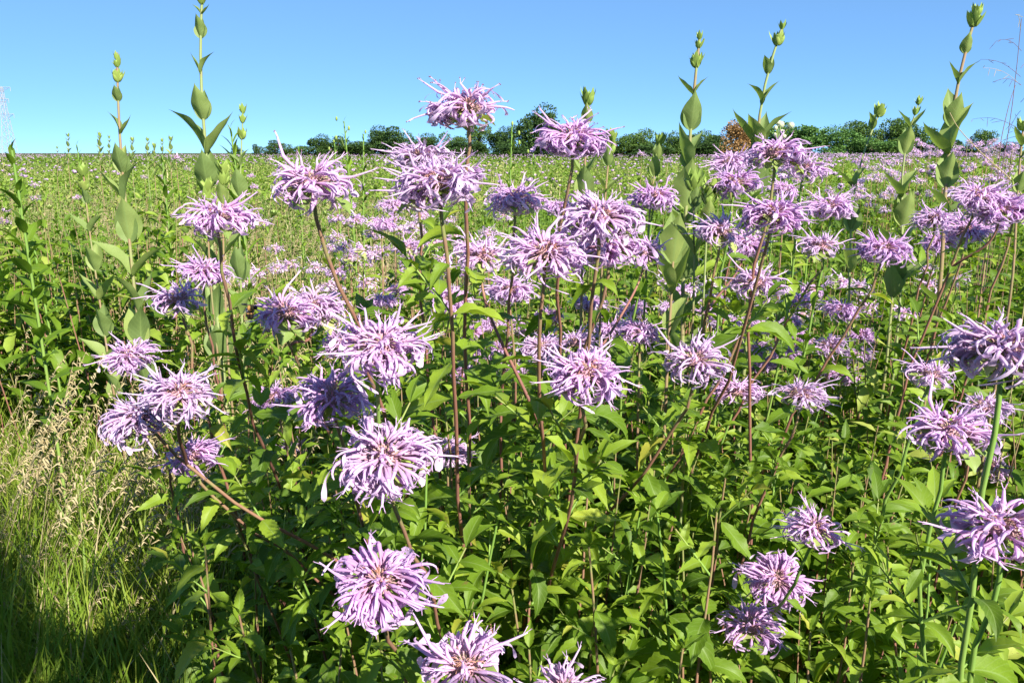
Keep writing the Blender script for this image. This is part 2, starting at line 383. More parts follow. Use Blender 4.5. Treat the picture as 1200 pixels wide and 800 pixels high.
def bracts_mesh(seed, n=7, lod=0, big=1.0):
    r = np.random.RandomState(seed); mb = MB()
    for i in range(n):
        pr = leaf_arrays(r.uniform(.42, .6), r.uniform(20, 75), .2, 9 if lod == 0 else 4, 5 if lod == 0 else 2, .04, .4, r.uniform(0, 18), r.uniform(-.4, .4), .2, petiole=0, seed=seed * 9 + i)
        L = r.uniform(.017, .029) * big * (1.3 if i < 2 else 1)
        scatter(mb, pr, frames(np.array([i / n * 6.283 + r.uniform(-.3, .3)]), np.array([r.uniform(-.35, .25)]), np.array([r.uniform(-.3, .3)]), np.array([L])),
                np.array([[0, 0, -.008 - .002 * r.rand()]]), [r.uniform(0, .3)])
    blob(mb, (0, 0, -.009), (.0065, .0065, .004), 8, 5)
    return mb.mesh("bracts", [G_BRACT])
HEADS = [head_mesh(1, 130), head_mesh(2, 140), head_mesh(3, 125, style='flat'), head_mesh(4, 130, style='flat'), head_mesh(5, 75, style='open'), head_mesh(6, 90, style='open'), head_mesh(7, 125), head_mesh(8, 140, style='flat')]
DISCS = [disc_mesh(1), disc_mesh(2, curls=False), disc_mesh(3)]
BRACTS = [bracts_mesh(i + 1, 6 + i % 3, big=1 + .12 * (i % 3)) for i in range(5)]
HEADS1 = [head_mesh(20 + i, 40, 1, ('full', 'flat')[i % 2]) for i in range(5)]
DISC1 = disc_mesh(9, 1); BRACT1 = [bracts_mesh(30 + i, 6, 1) for i in range(3)]

HZ = []                                  # (px, py, half width, depth) of every bloom, so nothing grows in front of it
def clear_of_heads(pts, pad=1.0, near_only=True):
    px, py, d = proj(pts); ok = np.ones(len(np.atleast_1d(px)), bool)
    for (hx, hy, hr, hd) in HZ:
        ok &= ~(((px - hx) ** 2 + ((py - hy) * 1.35) ** 2 < (hr * pad) ** 2) & (d < hd + .02) & (d > .05))
    return ok

# ------------------------------------------------------------------ bergamot plants
def grow_leaves(root, base, path, z_top, r, first=.045, spacing=(.038, .062), maxpairs=9, size=(.055, .085), shoots=True, visible=True):
    """opposite pairs down the stem; path(s) gives the stem point s metres below the top"""
    s = first + r.uniform(0, .02); k = 0; yaw0 = r.uniform(0, math.pi)
    while k < maxpairs:
        p = path(s)
        if p is None or p[2] < .12: break
        px, py, d = proj(p)
        f = min(1., .55 + .16 * k)
        for sg in (0, math.pi):
            yaw = yaw0 + (k % 2) * math.pi / 2 + sg + r.uniform(-.25, .25)
            L = r.uniform(*size) * f
            tip = p + np.array([math.cos(yaw), math.sin(yaw), -.25]) * L * .6
            tx, ty, td = proj(tip)
            if td < .28 or not (-90 < tx < 1290 and -60 < ty < 880): continue
            if not clear_of_heads(np.array([tip, p + (tip - p) * .4]), .95).all() or r.rand() < .06: continue
            M = frame1(yaw, r.uniform(-.7, .25), r.uniform(-.5, .5), L)
            link("leaf", BLEAF[r.randint(len(BLEAF))], root, mat4(M, p - base))
            if shoots and k > 0 and r.rand() < .42 and clear_of_heads(np.array([p + (tip - p) * .5 + [0, 0, .03]]), 1.)[0]:
                M = frame1(yaw + .2, r.uniform(0, .3), 0, r.uniform(.8, 1.35))
                link("side_shoot", SHOOT[r.randint(4)], root, mat4(M, p - base))
        s += r.uniform(*spacing) * (1 + .1 * k); k += 1

def head_at(root, base, c, axis, size, r, kind=None, label=None):
    z = norm(np.asarray(axis, float)); x = norm(np.cross(z, [.2, 1, .1])); y = np.cross(z, x); a = r.uniform(0, 6.28)
    X = x * math.cos(a) + y * math.sin(a); Y = np.cross(z, X); s = size / .074
    M = np.stack([X, Y, z * .70], -1) * s
    h = link("flower_head", HEADS[kind if kind is not None else r.randint(len(HEADS))], root, mat4(M, c - base))
    link("disc", DISCS[r.randint(3)], h); link("bracts", BRACTS[r.randint(5)], h)
    return h

def bergamot(heads, label, group='wild bergamot plants in bloom', lean=(0, 0), green=False, pairs=13, seed=None, bend=None):
    """heads: (px, py, width px[, options]); the first ends the main stem, the others branch off it"""
    r = np.random.RandomState(seed if seed is not None else int(heads[0][0] * 7 + heads[0][1] * 13) % 9999)
    cs = []
    for h in heads:
        px, py, w = h[:3]; o = h[3] if len(h) > 3 else {}
        size = o.get('size', .074); d = size * FPX / w
        cs.append((P(px, py - w * .02, d), size, o, (px, py, w)))
    top = cs[0][0]
    base = np.array([top[0] + lean[0] + r.uniform(-.07, .07), top[1] + lean[1] + (r.uniform(.12, .3) if heads[0][2] < 80 else (r.uniform(.32, .55) if heads[0][0] < 1050 else r.uniform(.02, .14))), 0.])
    root = thing("wild_bergamot", base, label, "wildflower", group)
    ax0 = np.array([r.uniform(-.25, .25), r.uniform(-.28, .04), 1.]); ax0 = np.array(cs[0][2].get('axis', ax0), float)
    z = norm(ax0); a = top - z * .010; L = top[2]
    c1 = a - z * .12; c2 = base + np.array([0, 0, .35 * L]) if bend is None else np.array(bend, float)
    T = np.linspace(0, 1, 22)[:, None]
    pts = (1 - T) ** 3 * a + 3 * (1 - T) ** 2 * T * c1 + 3 * (1 - T) * T ** 2 * c2 + T ** 3 * base
    pts[1:-1] += r.normal(0, .0018, (20, 3)); pts[:, :2] += np.sin(T * 3.14159) * np.sin(T * r.uniform(5, 9)) * r.uniform(-.016, .016, 2)
    seg = np.concatenate([[0], np.cumsum(np.linalg.norm(np.diff(pts, axis=0), axis=1))])
    path = lambda s: None if s > seg[-1] else np.array([np.interp(s, seg, pts[:, i]) for i in range(3)])
    mb = MB(); sweep(mb, pts - base, np.linspace(.0016, .0028, 22), 5)
    st = link("stem", mb.mesh("stem", [STEM_G if green else STEM]), root)
    head_at(root, base, top, z, cs[0][1], r, cs[0][2].get('kind'))
    for c, size, o, (px, py, w) in cs[1:]:
        j = path(o.get('at', min(.24, seg[-1] * .3))); zz = norm(np.array(o.get('axis', (r.uniform(-.2, .2), r.uniform(-.35, 0), 1.)), float))
        e = c - zz * .010; k1 = e - zz * .05; k2 = j + (e - j) * .35
        q = (1 - T) ** 3 * e + 3 * (1 - T) ** 2 * T * k1 + 3 * (1 - T) * T ** 2 * k2 + T ** 3 * j
        mb = MB(); sweep(mb, q - base, np.linspace(.0015, .002, 22), 5)
        link("stem", mb.mesh("stem", [STEM_G if green else STEM]), root)
        head_at(root, base, c, zz, size, r, o.get('kind'))
        for f_ in (.35, .65):
            p = q[int(22 * f_)]; yaw = r.uniform(0, 3)
            for sg in (0, math.pi):
                if clear_of_heads(np.array([p + [.02 * math.cos(yaw + sg), .02 * math.sin(yaw + sg), 0]]), .9)[0]:
                    link("leaf", BLEAF[r.randint(len(BLEAF))], root, mat4(frame1(yaw + sg, r.uniform(-.2, .3), 0, r.uniform(.03, .05)), p - base))
    grow_leaves(root, base, path, L, r, maxpairs=pairs, size=(.055, .085) if heads[0][0] < 1050 else (.042, .062))
    return root
# ------------------------------------------------------------------ the blooms one can tell apart
BL = [
 ([(548,128,102,dict(kind=2,axis=(0,-.05,1)))], "tallest lilac bloom standing alone against the blue sky above the tree line", dict(lean=(-.03,.0),green=False,pairs=12)),
 ([(672,163,88,dict(kind=7,axis=(.05,-.05,1)))], "lilac bloom in front of the dark trees with rosinweed buds poking up behind it", dict(lean=(.02,.05))),
 ([(495,186,78,dict(kind=3,axis=(.1,.05,1)))], "shaded violet bloom just left of the tall bloom's stem, behind a paler bloom", dict()),
 ([(513,216,122,dict(kind=0,size=.08))], "big pale pink bloom directly below and left of the tallest bloom", dict(lean=(.03,0))),
 ([(603,234,76,dict(kind=3,axis=(0,0,1)))], "flat violet bloom on a dark stem right of the big pale pink bloom", dict()),
 ([(366,216,112,dict(kind=4,axis=(0,-.1,1)))], "spiky lilac bloom on a slanting bare brown stem left of centre", dict(lean=(.16,.05),pairs=11)),
 ([(253,256,90,dict(kind=2,axis=(0,-.05,1)))], "flat lilac bloom in front of the tall left-hand rosinweed stem", dict(lean=(0,.05))),
 ([(767,232,62,dict(kind=3,axis=(0,-.05,1)))], "small violet bloom beside the broad shaded rosinweed leaf", dict(green=True)),
 ([(703,256,100,dict(kind=1))], "pink bloom topping the large central cluster of blooms", dict()),
 ([(640,297,112,dict(kind=0,size=.08)),(566,302,82,dict(kind=5,at=.2))], "pink twin-headed plant at the left end of the large central cluster", dict(lean=(.04,0))),
 ([(712,290,90,dict(kind=6)),(757,297,66,dict(kind=5,at=.2))], "pink twin-headed plant at the right end of the large central cluster", dict(lean=(-.1,.05))),
 ([(598,340,60)], "pale bloom tucked below the left end of the central cluster", dict()),
 ([(530,352,52)], "small pale bloom below the three bright leaves left of the central cluster", dict()),
 ([(335,368,84,dict(kind=4)),(368,360,78,dict(kind=6,at=.03))], "double-headed lilac bloom with a bee at its left edge", dict(lean=(.1,.05),pairs=12)),
 ([(240,318,62,dict(kind=3))], "violet bloom peeping out above and behind the pale one left of the dark stem", dict()),
 ([(211,352,78,dict(kind=5))], "pale lilac bloom below the violet one, left of the dark upright stem", dict(lean=(.06,0))),
 ([(447,408,125,dict(kind=0,size=.08)),(402,404,60,dict(kind=5,at=.08,size=.06))], "large wide pale pink bloom just left of the middle of the meadow", dict(green=True)),
 ([(388,467,102,dict(kind=4,axis=(0,-.35,1)))], "shaggy pink bloom on a straight reddish stem below left of the wide pale bloom", dict(pairs=12)),
 ([(321,466,56,dict(kind=3))], "small violet bloom in the shade behind the shaggy pink bloom", dict()),
 ([(452,537,125,dict(kind=1,size=.082,axis=(0,-.28,1)))], "large pink bloom showing its tan dried centre, lower left of the middle", dict()),
 ([(524,531,68,dict(kind=5))], "smaller violet bloom touching the right side of the tan-centred bloom", dict()),
 ([(163,487,92,dict(kind=1,axis=(-.3,-.28,1))),(211,462,98,dict(kind=0,axis=(.25,-.2,1),at=.06))], "two crowded lilac blooms on a long slanting reddish stem at the grass edge", dict(lean=(.62,.05),pairs=12)),
 ([(153,418,66,dict(kind=3,axis=(-.1,-.3,1)))], "blue violet bloom behind the crowded pair at the grass edge", dict()),
 ([(222,536,84,dict(kind=5))], "violet bloom in half shade under the crowded pair at the grass edge", dict(lean=(.3,0))),
 ([(688,438,108,dict(kind=0,axis=(0,-.3,1)))], "large pink bloom with a rusty centre right of the middle", dict(lean=(-.02,0))),
 ([(636,409,58,dict(kind=6)),(674,403,60,dict(kind=5,at=.1))], "pair of darker pink blooms just behind the rusty-centred bloom", dict()),
 ([(815,423,86,dict(kind=4))], "lilac bloom with upright spikes right of the rusty-centred bloom", dict(lean=(-.28,0))),
 ([(863,460,62,dict(kind=2,axis=(0,0,1)))], "small flat lilac bloom on a green neck beside a slanting maroon stem", dict(green=True,lean=(-.1,0))),
 ([(938,464,76,dict(kind=5,axis=(0,-.05,1)))], "pale pink bloom spread wide on a thin brown stem right of centre", dict(lean=(-.15,.05))),
 ([(887,333,72,dict(kind=4,axis=(0,-.1,1)))], "pale lilac bloom with outspread wings on a stem slanting down left", dict(lean=(-.28,0))),
 ([(845,272,72,dict(kind=5)),(874,286,55,dict(kind=6,at=.1))], "forked pink bloom with a smaller darker head at its lower right", dict(lean=(.05,.05))),
 ([(906,252,88,dict(kind=0,axis=(0,-.15,1)))], "full lilac bloom with red centre above the wing-spread pale one", dict(lean=(-.04,.05))),
 ([(861,215,66,dict(kind=4,axis=(0,0,1)))], "spiky lilac bloom above a yellow green bract, left of the leading right-hand cluster", dict(green=True)),
 ([(856,190,50,dict(kind=3))], "small bloom half hidden left of the sunlit bloom under the pale globes", dict()),
 ([(909,182,78,dict(kind=2,axis=(0,-.05,1)))], "sunlit lilac bloom directly under the pale globe flowers", dict(pairs=8)),
 ([(943,198,58,dict(kind=4,axis=(.1,0,1)))], "bloom with long upswept petals over a fat green cup right of the pale globes", dict(green=True)),
 ([(975,243,60,dict(kind=7,axis=(0,0,1)))], "flat violet bloom on a green stem between two rosinweed stems", dict(green=True)),
 ([(963,290,64,dict(kind=5,axis=(.05,-.1,1)))], "pink bloom whose stem slants far down to the left below the flat violet one", dict(lean=(-.35,0))),
 ([(1037,293,68,dict(kind=3,axis=(0,-.1,1)))], "violet bloom with a crimson centre alone on a long curved dark stem", dict(lean=(-.28,0))),
 ([(986,364,46)], "dark violet bloom deep in the leaves below the curved dark stem's top", dict()),
 ([(970,405,48,dict(kind=5))], "small pale bloom just below the dark violet one in the leaves", dict()),
 ([(1092,441,72,dict(kind=5,size=.062,axis=(.15,0,1)))], "ragged half-open bloom on a bright green stem left of the big right-edge bloom", dict(green=True,lean=(-.05,.02))),
 ([(1112,506,108,dict(kind=4,axis=(0,0,1)))], "large loose lilac bloom on a green stem at the right", dict(green=True)),
 ([(1153,478,70,dict(kind=5))], "half hidden pink bloom behind the large loose one at the right", dict()),
 ([(1162,547,48,dict(kind=4))], "small bloom low between the two thick stems at the right edge", dict()),
 ([(1176,410,142,dict(kind=6,size=.07,axis=(0,.05,1)))], "very large near violet bloom cut by the right edge", dict(green=True,lean=(.07,.0),pairs=11)),
 ([(1174,622,138,dict(kind=4,size=.07,axis=(-.1,.0,1)))], "near bloom with a long raised petal low on the right edge", dict(green=True,pairs=11)),
 ([(955,620,86,dict(kind=5,axis=(0,-.05,1)))], "upright lilac bloom on a straight pale green stem lower right", dict(green=True,lean=(-.02,.0),pairs=11)),
 ([(911,680,76,dict(kind=1,axis=(-.1,-.4,.9)))], "rounded violet bloom facing forward, left of the straight green stem", dict()),
 ([(882,735,80,dict(kind=4,axis=(0,-.1,1)))], "lowest bloom of the three at lower right, pale lilac", dict(green=True)),
 ([(446,683,118,dict(kind=1,axis=(0,-.35,.9)))], "large pink bloom with a green disc low left of centre", dict(pairs=8)),
 ([(546,783,125,dict(kind=4,axis=(0,-.28,1)))], "pink bloom cut by the bottom edge near the middle", dict()),
 ([(660,812,95,dict(kind=4,size=.07))], "petal tips of a bloom barely rising over the bottom edge", dict()),
 ([(1145,231,66,dict(kind=2)),(1172,246,66,dict(kind=7,at=.1))], "sunlit twin blooms at the top of the crowd by the right edge", dict()),
 ([(1190,246,60,dict(kind=0))], "pink bloom of the crowd that touches the right edge", dict()),
 ([(1095,257,52,dict(kind=3))], "violet bloom at the left end of the crowd by the right edge", dict()),
 ([(1133,270,56,dict(kind=3))], "dark violet bloom in the middle of the crowd by the right edge", dict()),
 ([(1100,284,46)], "lowest pale bloom of the crowd by the right edge", dict()),
]
LEAN = {}
for hs, lb, kw in BL:
    for h in hs:
        o = h[3] if len(h) > 3 else {}
        HZ.append((h[0], h[1], h[2] * .52, o.get('size', .074) * FPX / h[2]))
# smaller separate blooms farther back: px, py, width, place in words
SM = [(417,257,28,"upper left bloom of the small cluster left of the big pale pink bloom"),(447,263,36,"brightest bloom of the small cluster left of the big pale pink bloom"),
 (437,274,22,"little bloom under the brightest one of the small left cluster"),(484,264,27,"violet bloom at the right of the small left cluster"),(396,277,20,"leftmost single bloom of the small left cluster"),
 (425,292,30,"violet bloom in the lower row of the small left cluster"),(447,293,26,"middle bloom in the lower row of the small left cluster"),(480,289,36,"right bloom in the lower row of the small left cluster"),
 (430,309,17,"tiny pale bloom under the lower row of the small left cluster"),(452,326,18,"tiny bloom above the blue lilac one by the bright leaves"),(464,340,34,"blue lilac bloom just left of the three bright leaves"),
 (447,352,36,"pale ragged bloom left of the three bright leaves"),(573,270,22,"dark violet bloom seen under the flat violet one"),(462,240,34,"bloom at the lower left of the big pale pink bloom"),
 (690,355,38,"pale bloom under the central cluster, behind the stems"),(715,385,42,"pale bloom above the rusty-centred bloom's right side"),(750,388,58,"lilac bloom above right of the rusty-centred bloom"),
 (742,362,40,"violet bloom in shade right of the central stems"),(783,362,36,"pale bloom right of the shaded violet one under the cluster"),(345,524,38,"small pale bloom under the shaded violet one at left"),
 (340,309,24,"left one of two small violet blooms in the tan grass"),(371,314,26,"right one of two small violet blooms in the tan grass"),(5,258,16,"bloom on the left edge among leafy plants"),
 (206,184,15,"single bloom poking over the left horizon between rosinweed stems"),(1187,170,18,"bloom at the horizon near the dry stalk on the right edge"),(655,243,36,"pale bloom behind the left side of the topmost cluster bloom"),
 (752,180,11,"tiny bloom against the trees above the small violet bloom"),(782,188,10,"tiny bloom left of the shaded rosinweed, low before the trees"),(545,205,45,"bloom behind the tallest bloom's stem at right"),
 (920,222,40,"bloom in half shade under the fat green cup"),(1160,262,44,"bloom behind the dark violet one near the right edge"),(590,252,24,"bloom under the flat violet one, pale")]
for x, y, w, lb in SM: HZ.append((x, y, w * .5, .068 * FPX / w))
for i, (hs, lb, kw) in enumerate(BL): bergamot(hs, lb, seed=100 + i, **kw)

# mid-distance plant prototypes: stem with leaves (one mesh) and a head
def mid_foliage(seed, h=1.0, pairs=9):
    r = np.random.RandomState(seed); mb = MB(); T = np.linspace(0, 1, 8)
    lean = r.uniform(-.12, .12, 2)
    pts = np.stack([lean[0] * (1 - T) ** 2, lean[1] * (1 - T) ** 2, -h * (1 - T)], -1)
    sweep(mb, pts[::-1], np.linspace(.0018, .003, 8), 4, mat=1)
    k = pairs * 2; s = np.repeat(.05 + np.arange(pairs) * .055, 2) + r.uniform(0, .01, k)
    Tm = np.stack([np.interp(h - s, h * T, pts[:, i]) for i in range(3)], -1)
    yaw = np.repeat(r.uniform(0, 3) + np.arange(pairs) * 1.57, 2) + np.tile([0, math.pi], pairs) + r.uniform(-.4, .4, k)
    for j in range(3):
        pr = leaf_arrays(.33, (35, 65, 90)[j], .35, 7, 3, .08, .35, 12, .3, seed=j); q = np.arange(k) % 3 == j
        scatter(mb, pr, frames(yaw[q], r.uniform(-.3, .4, q.sum()), r.uniform(-.4, .4, q.sum()), r.uniform(.035, .075, q.sum()) * np.minimum(1, .5 + s[q] * 3)), Tm[q], r.uniform(0, .3, q.sum()), 0)
    return mb.mesh("leafy_stem", [G_BERG, STEM])
MIDF = [mid_foliage(i, 1.15) for i in range(6)]
def mid_plant(px, py, w, label, group, size=.068, r=rs):
    d = size * FPX / w; c = P(px, py, d)
    root = thing("wild_bergamot", (c[0], c[1], 0), label, "wildflower", group)
    M = frame1(r.uniform(0, 6.28), 0, 0, 1.0); f = link("leafy_stem", MIDF[r.randint(6)], root, mat4(M * np.array([1, 1, 1]), (0, 0, c[2] - .008)))
    tilt = np.array([r.uniform(-.2, .2), r.uniform(-.2, .1), 1.]); z = norm(tilt); x = norm(np.cross(z, [math.cos(r.uniform(0, 6)), .3, .1])); X = np.stack([x, np.cross(z, x), z * .70], -1) * size / .074
    h = link("flower_head", HEADS1[r.randint(5)] if w < 34 else HEADS[r.randint(8)], root, mat4(X, (0, 0, c[2])))
    link("disc", DISC1, h); link("bracts", BRACT1[r.randint(3)], h)
    return root
for x, y, w, lb in SM: mid_plant(x, y, w, lb, 'smaller bergamot plants behind the foremost ones', r=np.random.RandomState(x))

# drifts of distant blooms: region, count, width range, words
r5 = np.random.RandomState(55)
DR = [((1000,1200),(176,232),48,(10,18),"small lilac bloom in the crowded drift on the right below the horizon", 1),
      ((1060,1200),(163,182),26,(10,14),"small lilac bloom along the top of the right-hand drift, level with the horizon", 1),
      ((925,1070),(172,250),26,(9,18),"small lilac bloom in the drift between the curving rosinweed stems at right", 1),
      ((700,900),(196,245),10,(8,14),"small lilac bloom scattered behind the central cluster and the shaded rosinweed", 0),
      ((390,700),(190,240),8,(8,13),"small lilac bloom scattered in the field beneath the tree line", 0),
      ((385,600),(235,345),32,(20,33),"small bloom in the loose band behind the stems left of the central cluster", 1),
      ((540,1010),(300,440),32,(28,42),"modest bloom half buried in leaves below the central cluster", 1),
      ((1000,1200),(300,400),5,(26,36),"modest bloom in the leaves under the right-hand crowd", 1),
      ((280,420),(235,330),9,(15,26),"small bloom among the tan grass left of centre", 1),
      ((40,330),(196,238),16,(8,13),"small lilac bloom in the faint purple band at the left", 0)]
NMID = 0
for (xr, yr, n, wr, lb, dense) in DR:
    placed = []; tries = 0
    while len(placed) < n and tries < 4000:
        tries += 1
        x = r5.uniform(*xr); t = r5.uniform(); y = yr[0] + (yr[1] - yr[0]) * t; w = wr[0] + (wr[1] - wr[0]) * (t * .75 + r5.uniform(0, .25))
        if any((x - a) ** 2 + ((y - b) * 1.8) ** 2 < (w * .75) ** 2 for a, b in placed): continue
        hh = P(x, y, .068 * FPX / w)[2]
        if lb.startswith('modest') and any(((x - q[0]) ** 2 + (y - q[1]) ** 2) < (q[2] + w * .3) ** 2 for q in HZ): continue
        if hh < .55 or hh > 1.3: continue
        placed.append((x, y)); mid_plant(x, y, w, lb, lb.replace("bloom", "blooms", 1), r=r5); NMID += 1

# ------------------------------------------------------------------ leafy bergamot stems without a bloom, filling the foreground
LS = [(520,470,.92),(548,520,.86),(500,555,.8),(470,500,.95),(455,600,.82),(640,560,.86),(585,600,.8),(690,640,.78),(770,600,.82),(840,600,.8),(215,590,1.0),(240,640,.9),(270,600,.95),(300,650,1.0),(335,600,.95),(355,680,.85),(250,470,1.15),(300,560,1.2),(480,620,1.0),(510,660,.85),(540,600,.95),(570,560,1.05),(600,520,1.1),(628,600,.85),(650,545,.92),
      (690,560,.88),(722,520,1.05),(750,600,.85),(740,660,.95),(780,560,1.0),(800,640,.85),(822,520,1.1),(850,560,.95),(600,690,.85),(560,700,.95),(650,690,.9),(700,700,.85),(765,710,.9),(830,700,.85),
      (880,560,1.05),(905,520,1.1),(930,560,1.2),(990,520,1.15),(1010,580,1.0),(1040,640,.9),(1020,700,.8),(1060,560,1.05),(1090,650,.85),(1130,620,.95),(1000,660,.95),(960,480,1.3),(1050,480,1.3),
      (420,600,1.0),(390,560,1.05),(400,760,.75),(470,760,.8),(340,760,.8),(620,760,.78),(720,780,.78),(800,760,.78),(950,740,.85),(1120,730,.72),(560,460,1.2),(600,430,1.3),(760,470,1.2),(520,430,1.3),
      (640,470,1.15),(790,430,1.3),(920,420,1.4),(860,400,1.4),(1080,400,1.35),(1000,420,1.45),(1120,380,1.4),(1150,350,1.5),(290,440,1.25),(330,420,1.3),(500,500,1.1),(280,720,.85)]
def words_for(x, y):
    col = ("beside the grass at the left", "below the pink blooms left of centre", "in the lower middle", "right of the middle", "near the right edge")[min(4, int(max(0, x - 240) / 200))]
    row = "upper" if y < 500 else ("mid-height" if y < 630 else "lowest")
    return f"leafy green bergamot stem without a bloom, {row} row {col}"
for i, (x, y, d) in enumerate(LS):
    r = np.random.RandomState(3000 + i); top = P(x, y, d)
    base = np.array([top[0] + r.uniform(-.12, .12), top[1] + r.uniform(-.02, .22), 0]); lb = words_for(x, y)
    root = thing("bergamot_shoot", base, lb, "wildflower", lb.replace("stem", "stems"))
    T = np.linspace(0, 1, 14)[:, None]; pts = top * (1 - T) + base * T; pts[:, :2] += (np.sin(T * 3.1) * r.uniform(-.03, .03, 2)); pts[1:-1] += r.normal(0, .0015, (12, 3))
    seg = np.concatenate([[0], np.cumsum(np.linalg.norm(np.diff(pts, axis=0), axis=1))])
    path = lambda s: None if s > seg[-1] else np.array([np.interp(s, seg, pts[:, k]) for k in range(3)])
    mb = MB(); sweep(mb, pts - base, np.linspace(.0012, .0032, 14), 5); link("stem", mb.mesh("stem", [STEM if r.rand() < .7 else STEM_G]), root)
    for q in range(2):
        yaw = r.uniform(0, 6.28)
        for k in range(3): link("leaf", BLEAF[r.randint(7)], root, mat4(frame1(yaw + k * 2.1, r.uniform(.4, 1.1), 0, r.uniform(.02, .04)), top - base))
        break
    grow_leaves(root, base, path, top[2], r, first=.02, spacing=(.034, .055), maxpairs=9, size=(.06, .10))

# ------------------------------------------------------------------ rosinweed: upright stems with opposite clasping leaves and bud clusters
def bud(mb, c, axis, s, r):
    blob(mb, c, (s * .30, s * .30, s * .55), 8, 7, axis=axis, uvx=r.rand(), tint=r.uniform(0, .3))
def rosinweed(pts2, d, nodes, label, seed, thick=1.1, group='tall rosinweed stems with paired leaves'):
    r = np.random.RandomState(seed)
    pw = [P(x, y, d + .0) for x, y in pts2]; last = pw[-1]
    base = np.array([last[0] + (pw[-1][0] - pw[-2][0]) * .3, last[1] + .04, 0.])
    root = thing("rosinweed", base, label, "wild plant", group)
    ctrl = np.array(pw + [(last * .5 + base * .5), base]); cs = np.concatenate([[0], np.cumsum(np.linalg.norm(np.diff(ctrl, axis=0), axis=1))])
    S = np.linspace(0, cs[-1], 26); pts = np.stack([np.interp(S, cs, ctrl[:, i]) for i in range(3)], -1)
    for _ in range(2): pts[1:-1] = (pts[:-2] + pts[1:-1] * 2 + pts[2:]) / 4
    mb = MB(); sweep(mb, pts - base, np.linspace(.0020, .0048, 26) * thick, 7); link("stem", mb.mesh("stem", [STEM_S]), root)
    ys = proj(pts)[1]
    for (y, kind, px) in nodes:
        i = np.array([np.interp(y, ys, pts[:, k]) for k in range(3)]); L = px / FPX * d
        up = norm(pts[0] - pts[6])
        if kind == 'bud':
            mb = MB(); n = 1 if px < 12 else 3
            for k in range(n):
                a = r.uniform(0, 6.28); ax = norm(np.array([math.cos(a) * .5, math.sin(a) * .3, 1.])) if k else up
                c = i + (np.array([math.cos(a), math.sin(a), 0]) * L * .28 if k else 0) + up * L * .3
                bud(mb, c - base, ax, L * .8, r)
                for q in range(5):
                    aa = q * 1.257 + a; f = frames(np.array([aa]), np.array([1.25 + r.uniform(-.2, .15)]), np.array([0.]), np.array([L * r.uniform(.9, 1.35)]))
                    scatter(mb, leaf_arrays(.42, -20, .1, 6, 3, 0, .35, -8, 0, seed=1, petiole=0, cup=-.4), f, (c - ax * L * .42 - base + np.array([math.cos(aa), math.sin(aa), 0]) * L * .16)[None], [r.uniform(0, .3)], 0)
            link("bud", mb.mesh("bud", [BUD]), root)
            continue
        yaw = {'side': 0., 'face': math.pi / 2, 'diag': .7, 'anti': -.7}[kind] + r.uniform(-.25, .25)
        for sg in (0, math.pi):
            pitch = r.uniform(.70, 1.12) if kind != 'face' else r.uniform(1.2, 1.45)
            if kind == 'diag' or kind == 'anti': pitch = r.uniform(.9, 1.25)
            me = SLEAFW[r.randint(2)] if kind == 'face' else SLEAF[r.randint(4)]
            LL = L * r.uniform(.88, 1.12)
            tip = i + np.array([math.cos(yaw + sg) * math.cos(pitch), math.sin(yaw + sg) * math.cos(pitch), math.sin(pitch)]) * LL * .6
            if not clear_of_heads(tip[None], .8)[0]: continue
            link("leaf", me, root, mat4(frame1(yaw + sg, pitch, r.uniform(-.15, .15), LL), i - base))
    return root
def low(y0, px, n=5, step=40, k0=0):
    return [(y0 + i * step, ('face', 'side', 'diag', 'anti')[(i + k0) % 4], px) for i in range(n)]
rosinweed([(137,62),(138,110),(141,180),(148,240),(155,320),(170,440)], 1.65, [(70,'bud',9),(78,'bud',11),(95,'bud',13),(120,'face',22),(158,'side',30),(204,'face',40),(235,'side',50),(285,'face',50)] + low(325,58,4,42,1),
          "tall rosinweed with yellow bud tip, second tall spire from the left", 11)
rosinweed([(237,-8),(234,40),(235,100),(240,160),(244,215),(250,330),(262,440)], 1.5, [(4,'bud',13),(18,'side',17),(46,'face',26),(88,'side',32),(142,'face',42),(182,'side',60),(222,'face',50)] + low(290,60,4,45,1),
          "tallest rosinweed at the left, its spire running out of the top of the picture", 12, 1.2)
rosinweed([(285,132),(283,160),(282,200),(280,260),(285,420)], 1.9, [(132,'bud',10),(143,'bud',11),(162,'bud',12),(196,'side',26),(232,'face',34),(262,'diag',34)] + low(330,44,3,40),
          "small rosinweed right of the tallest left spire with short yellow buds", 13, .8)
rosinweed([(98,205),(101,240),(106,280),(115,340),(130,440)], 1.75, [(204,'bud',14),(222,'bud',13),(240,'face',20),(272,'side',32),(318,'face',36),(352,'side',40),(395,'face',38)] + low(430,44,2,40,1),
          "low rosinweed with pale bud tip in front of the tan grass at left", 14, .8)
rosinweed([(262,200),(260,230),(262,300),(268,440)], 1.45, [(203,'bud',14),(215,'bud',14),(240,'face',28),(300,'side',50)], "short budded rosinweed right behind the flat lilac bloom at left", 15, .7)
rosinweed([(243,222),(243,250),(246,330)], 1.45, [(224,'bud',17),(236,'bud',15)], "short rosinweed with fat yellow buds just above the flat lilac bloom", 16, .7)
rosinweed([(820,44),(818,70),(812,110),(808,170),(804,240),(800,330),(800,440)], 1.4, [(46,'bud',9),(56,'bud',11),(78,'bud',15),(112,'side',28),(154,'face',44),(200,'diag',52),(246,'face',60),(268,'side',50)] + low(330,62,3,50),
          "tall dark rosinweed with broad shaded leaves right of centre", 17, 1.2)
rosinweed([(917,32),(908,55),(896,90),(888,140),(885,200),(886,260)], 1.45, [(34,'bud',9),(52,'bud',15),(88,'diag',26),(124,'side',36),(172,'side',50),(176,'diag',46)] + low(230,48,3,40), "rosinweed leaning slightly right above the pale globe flowers", 18, 1.1)
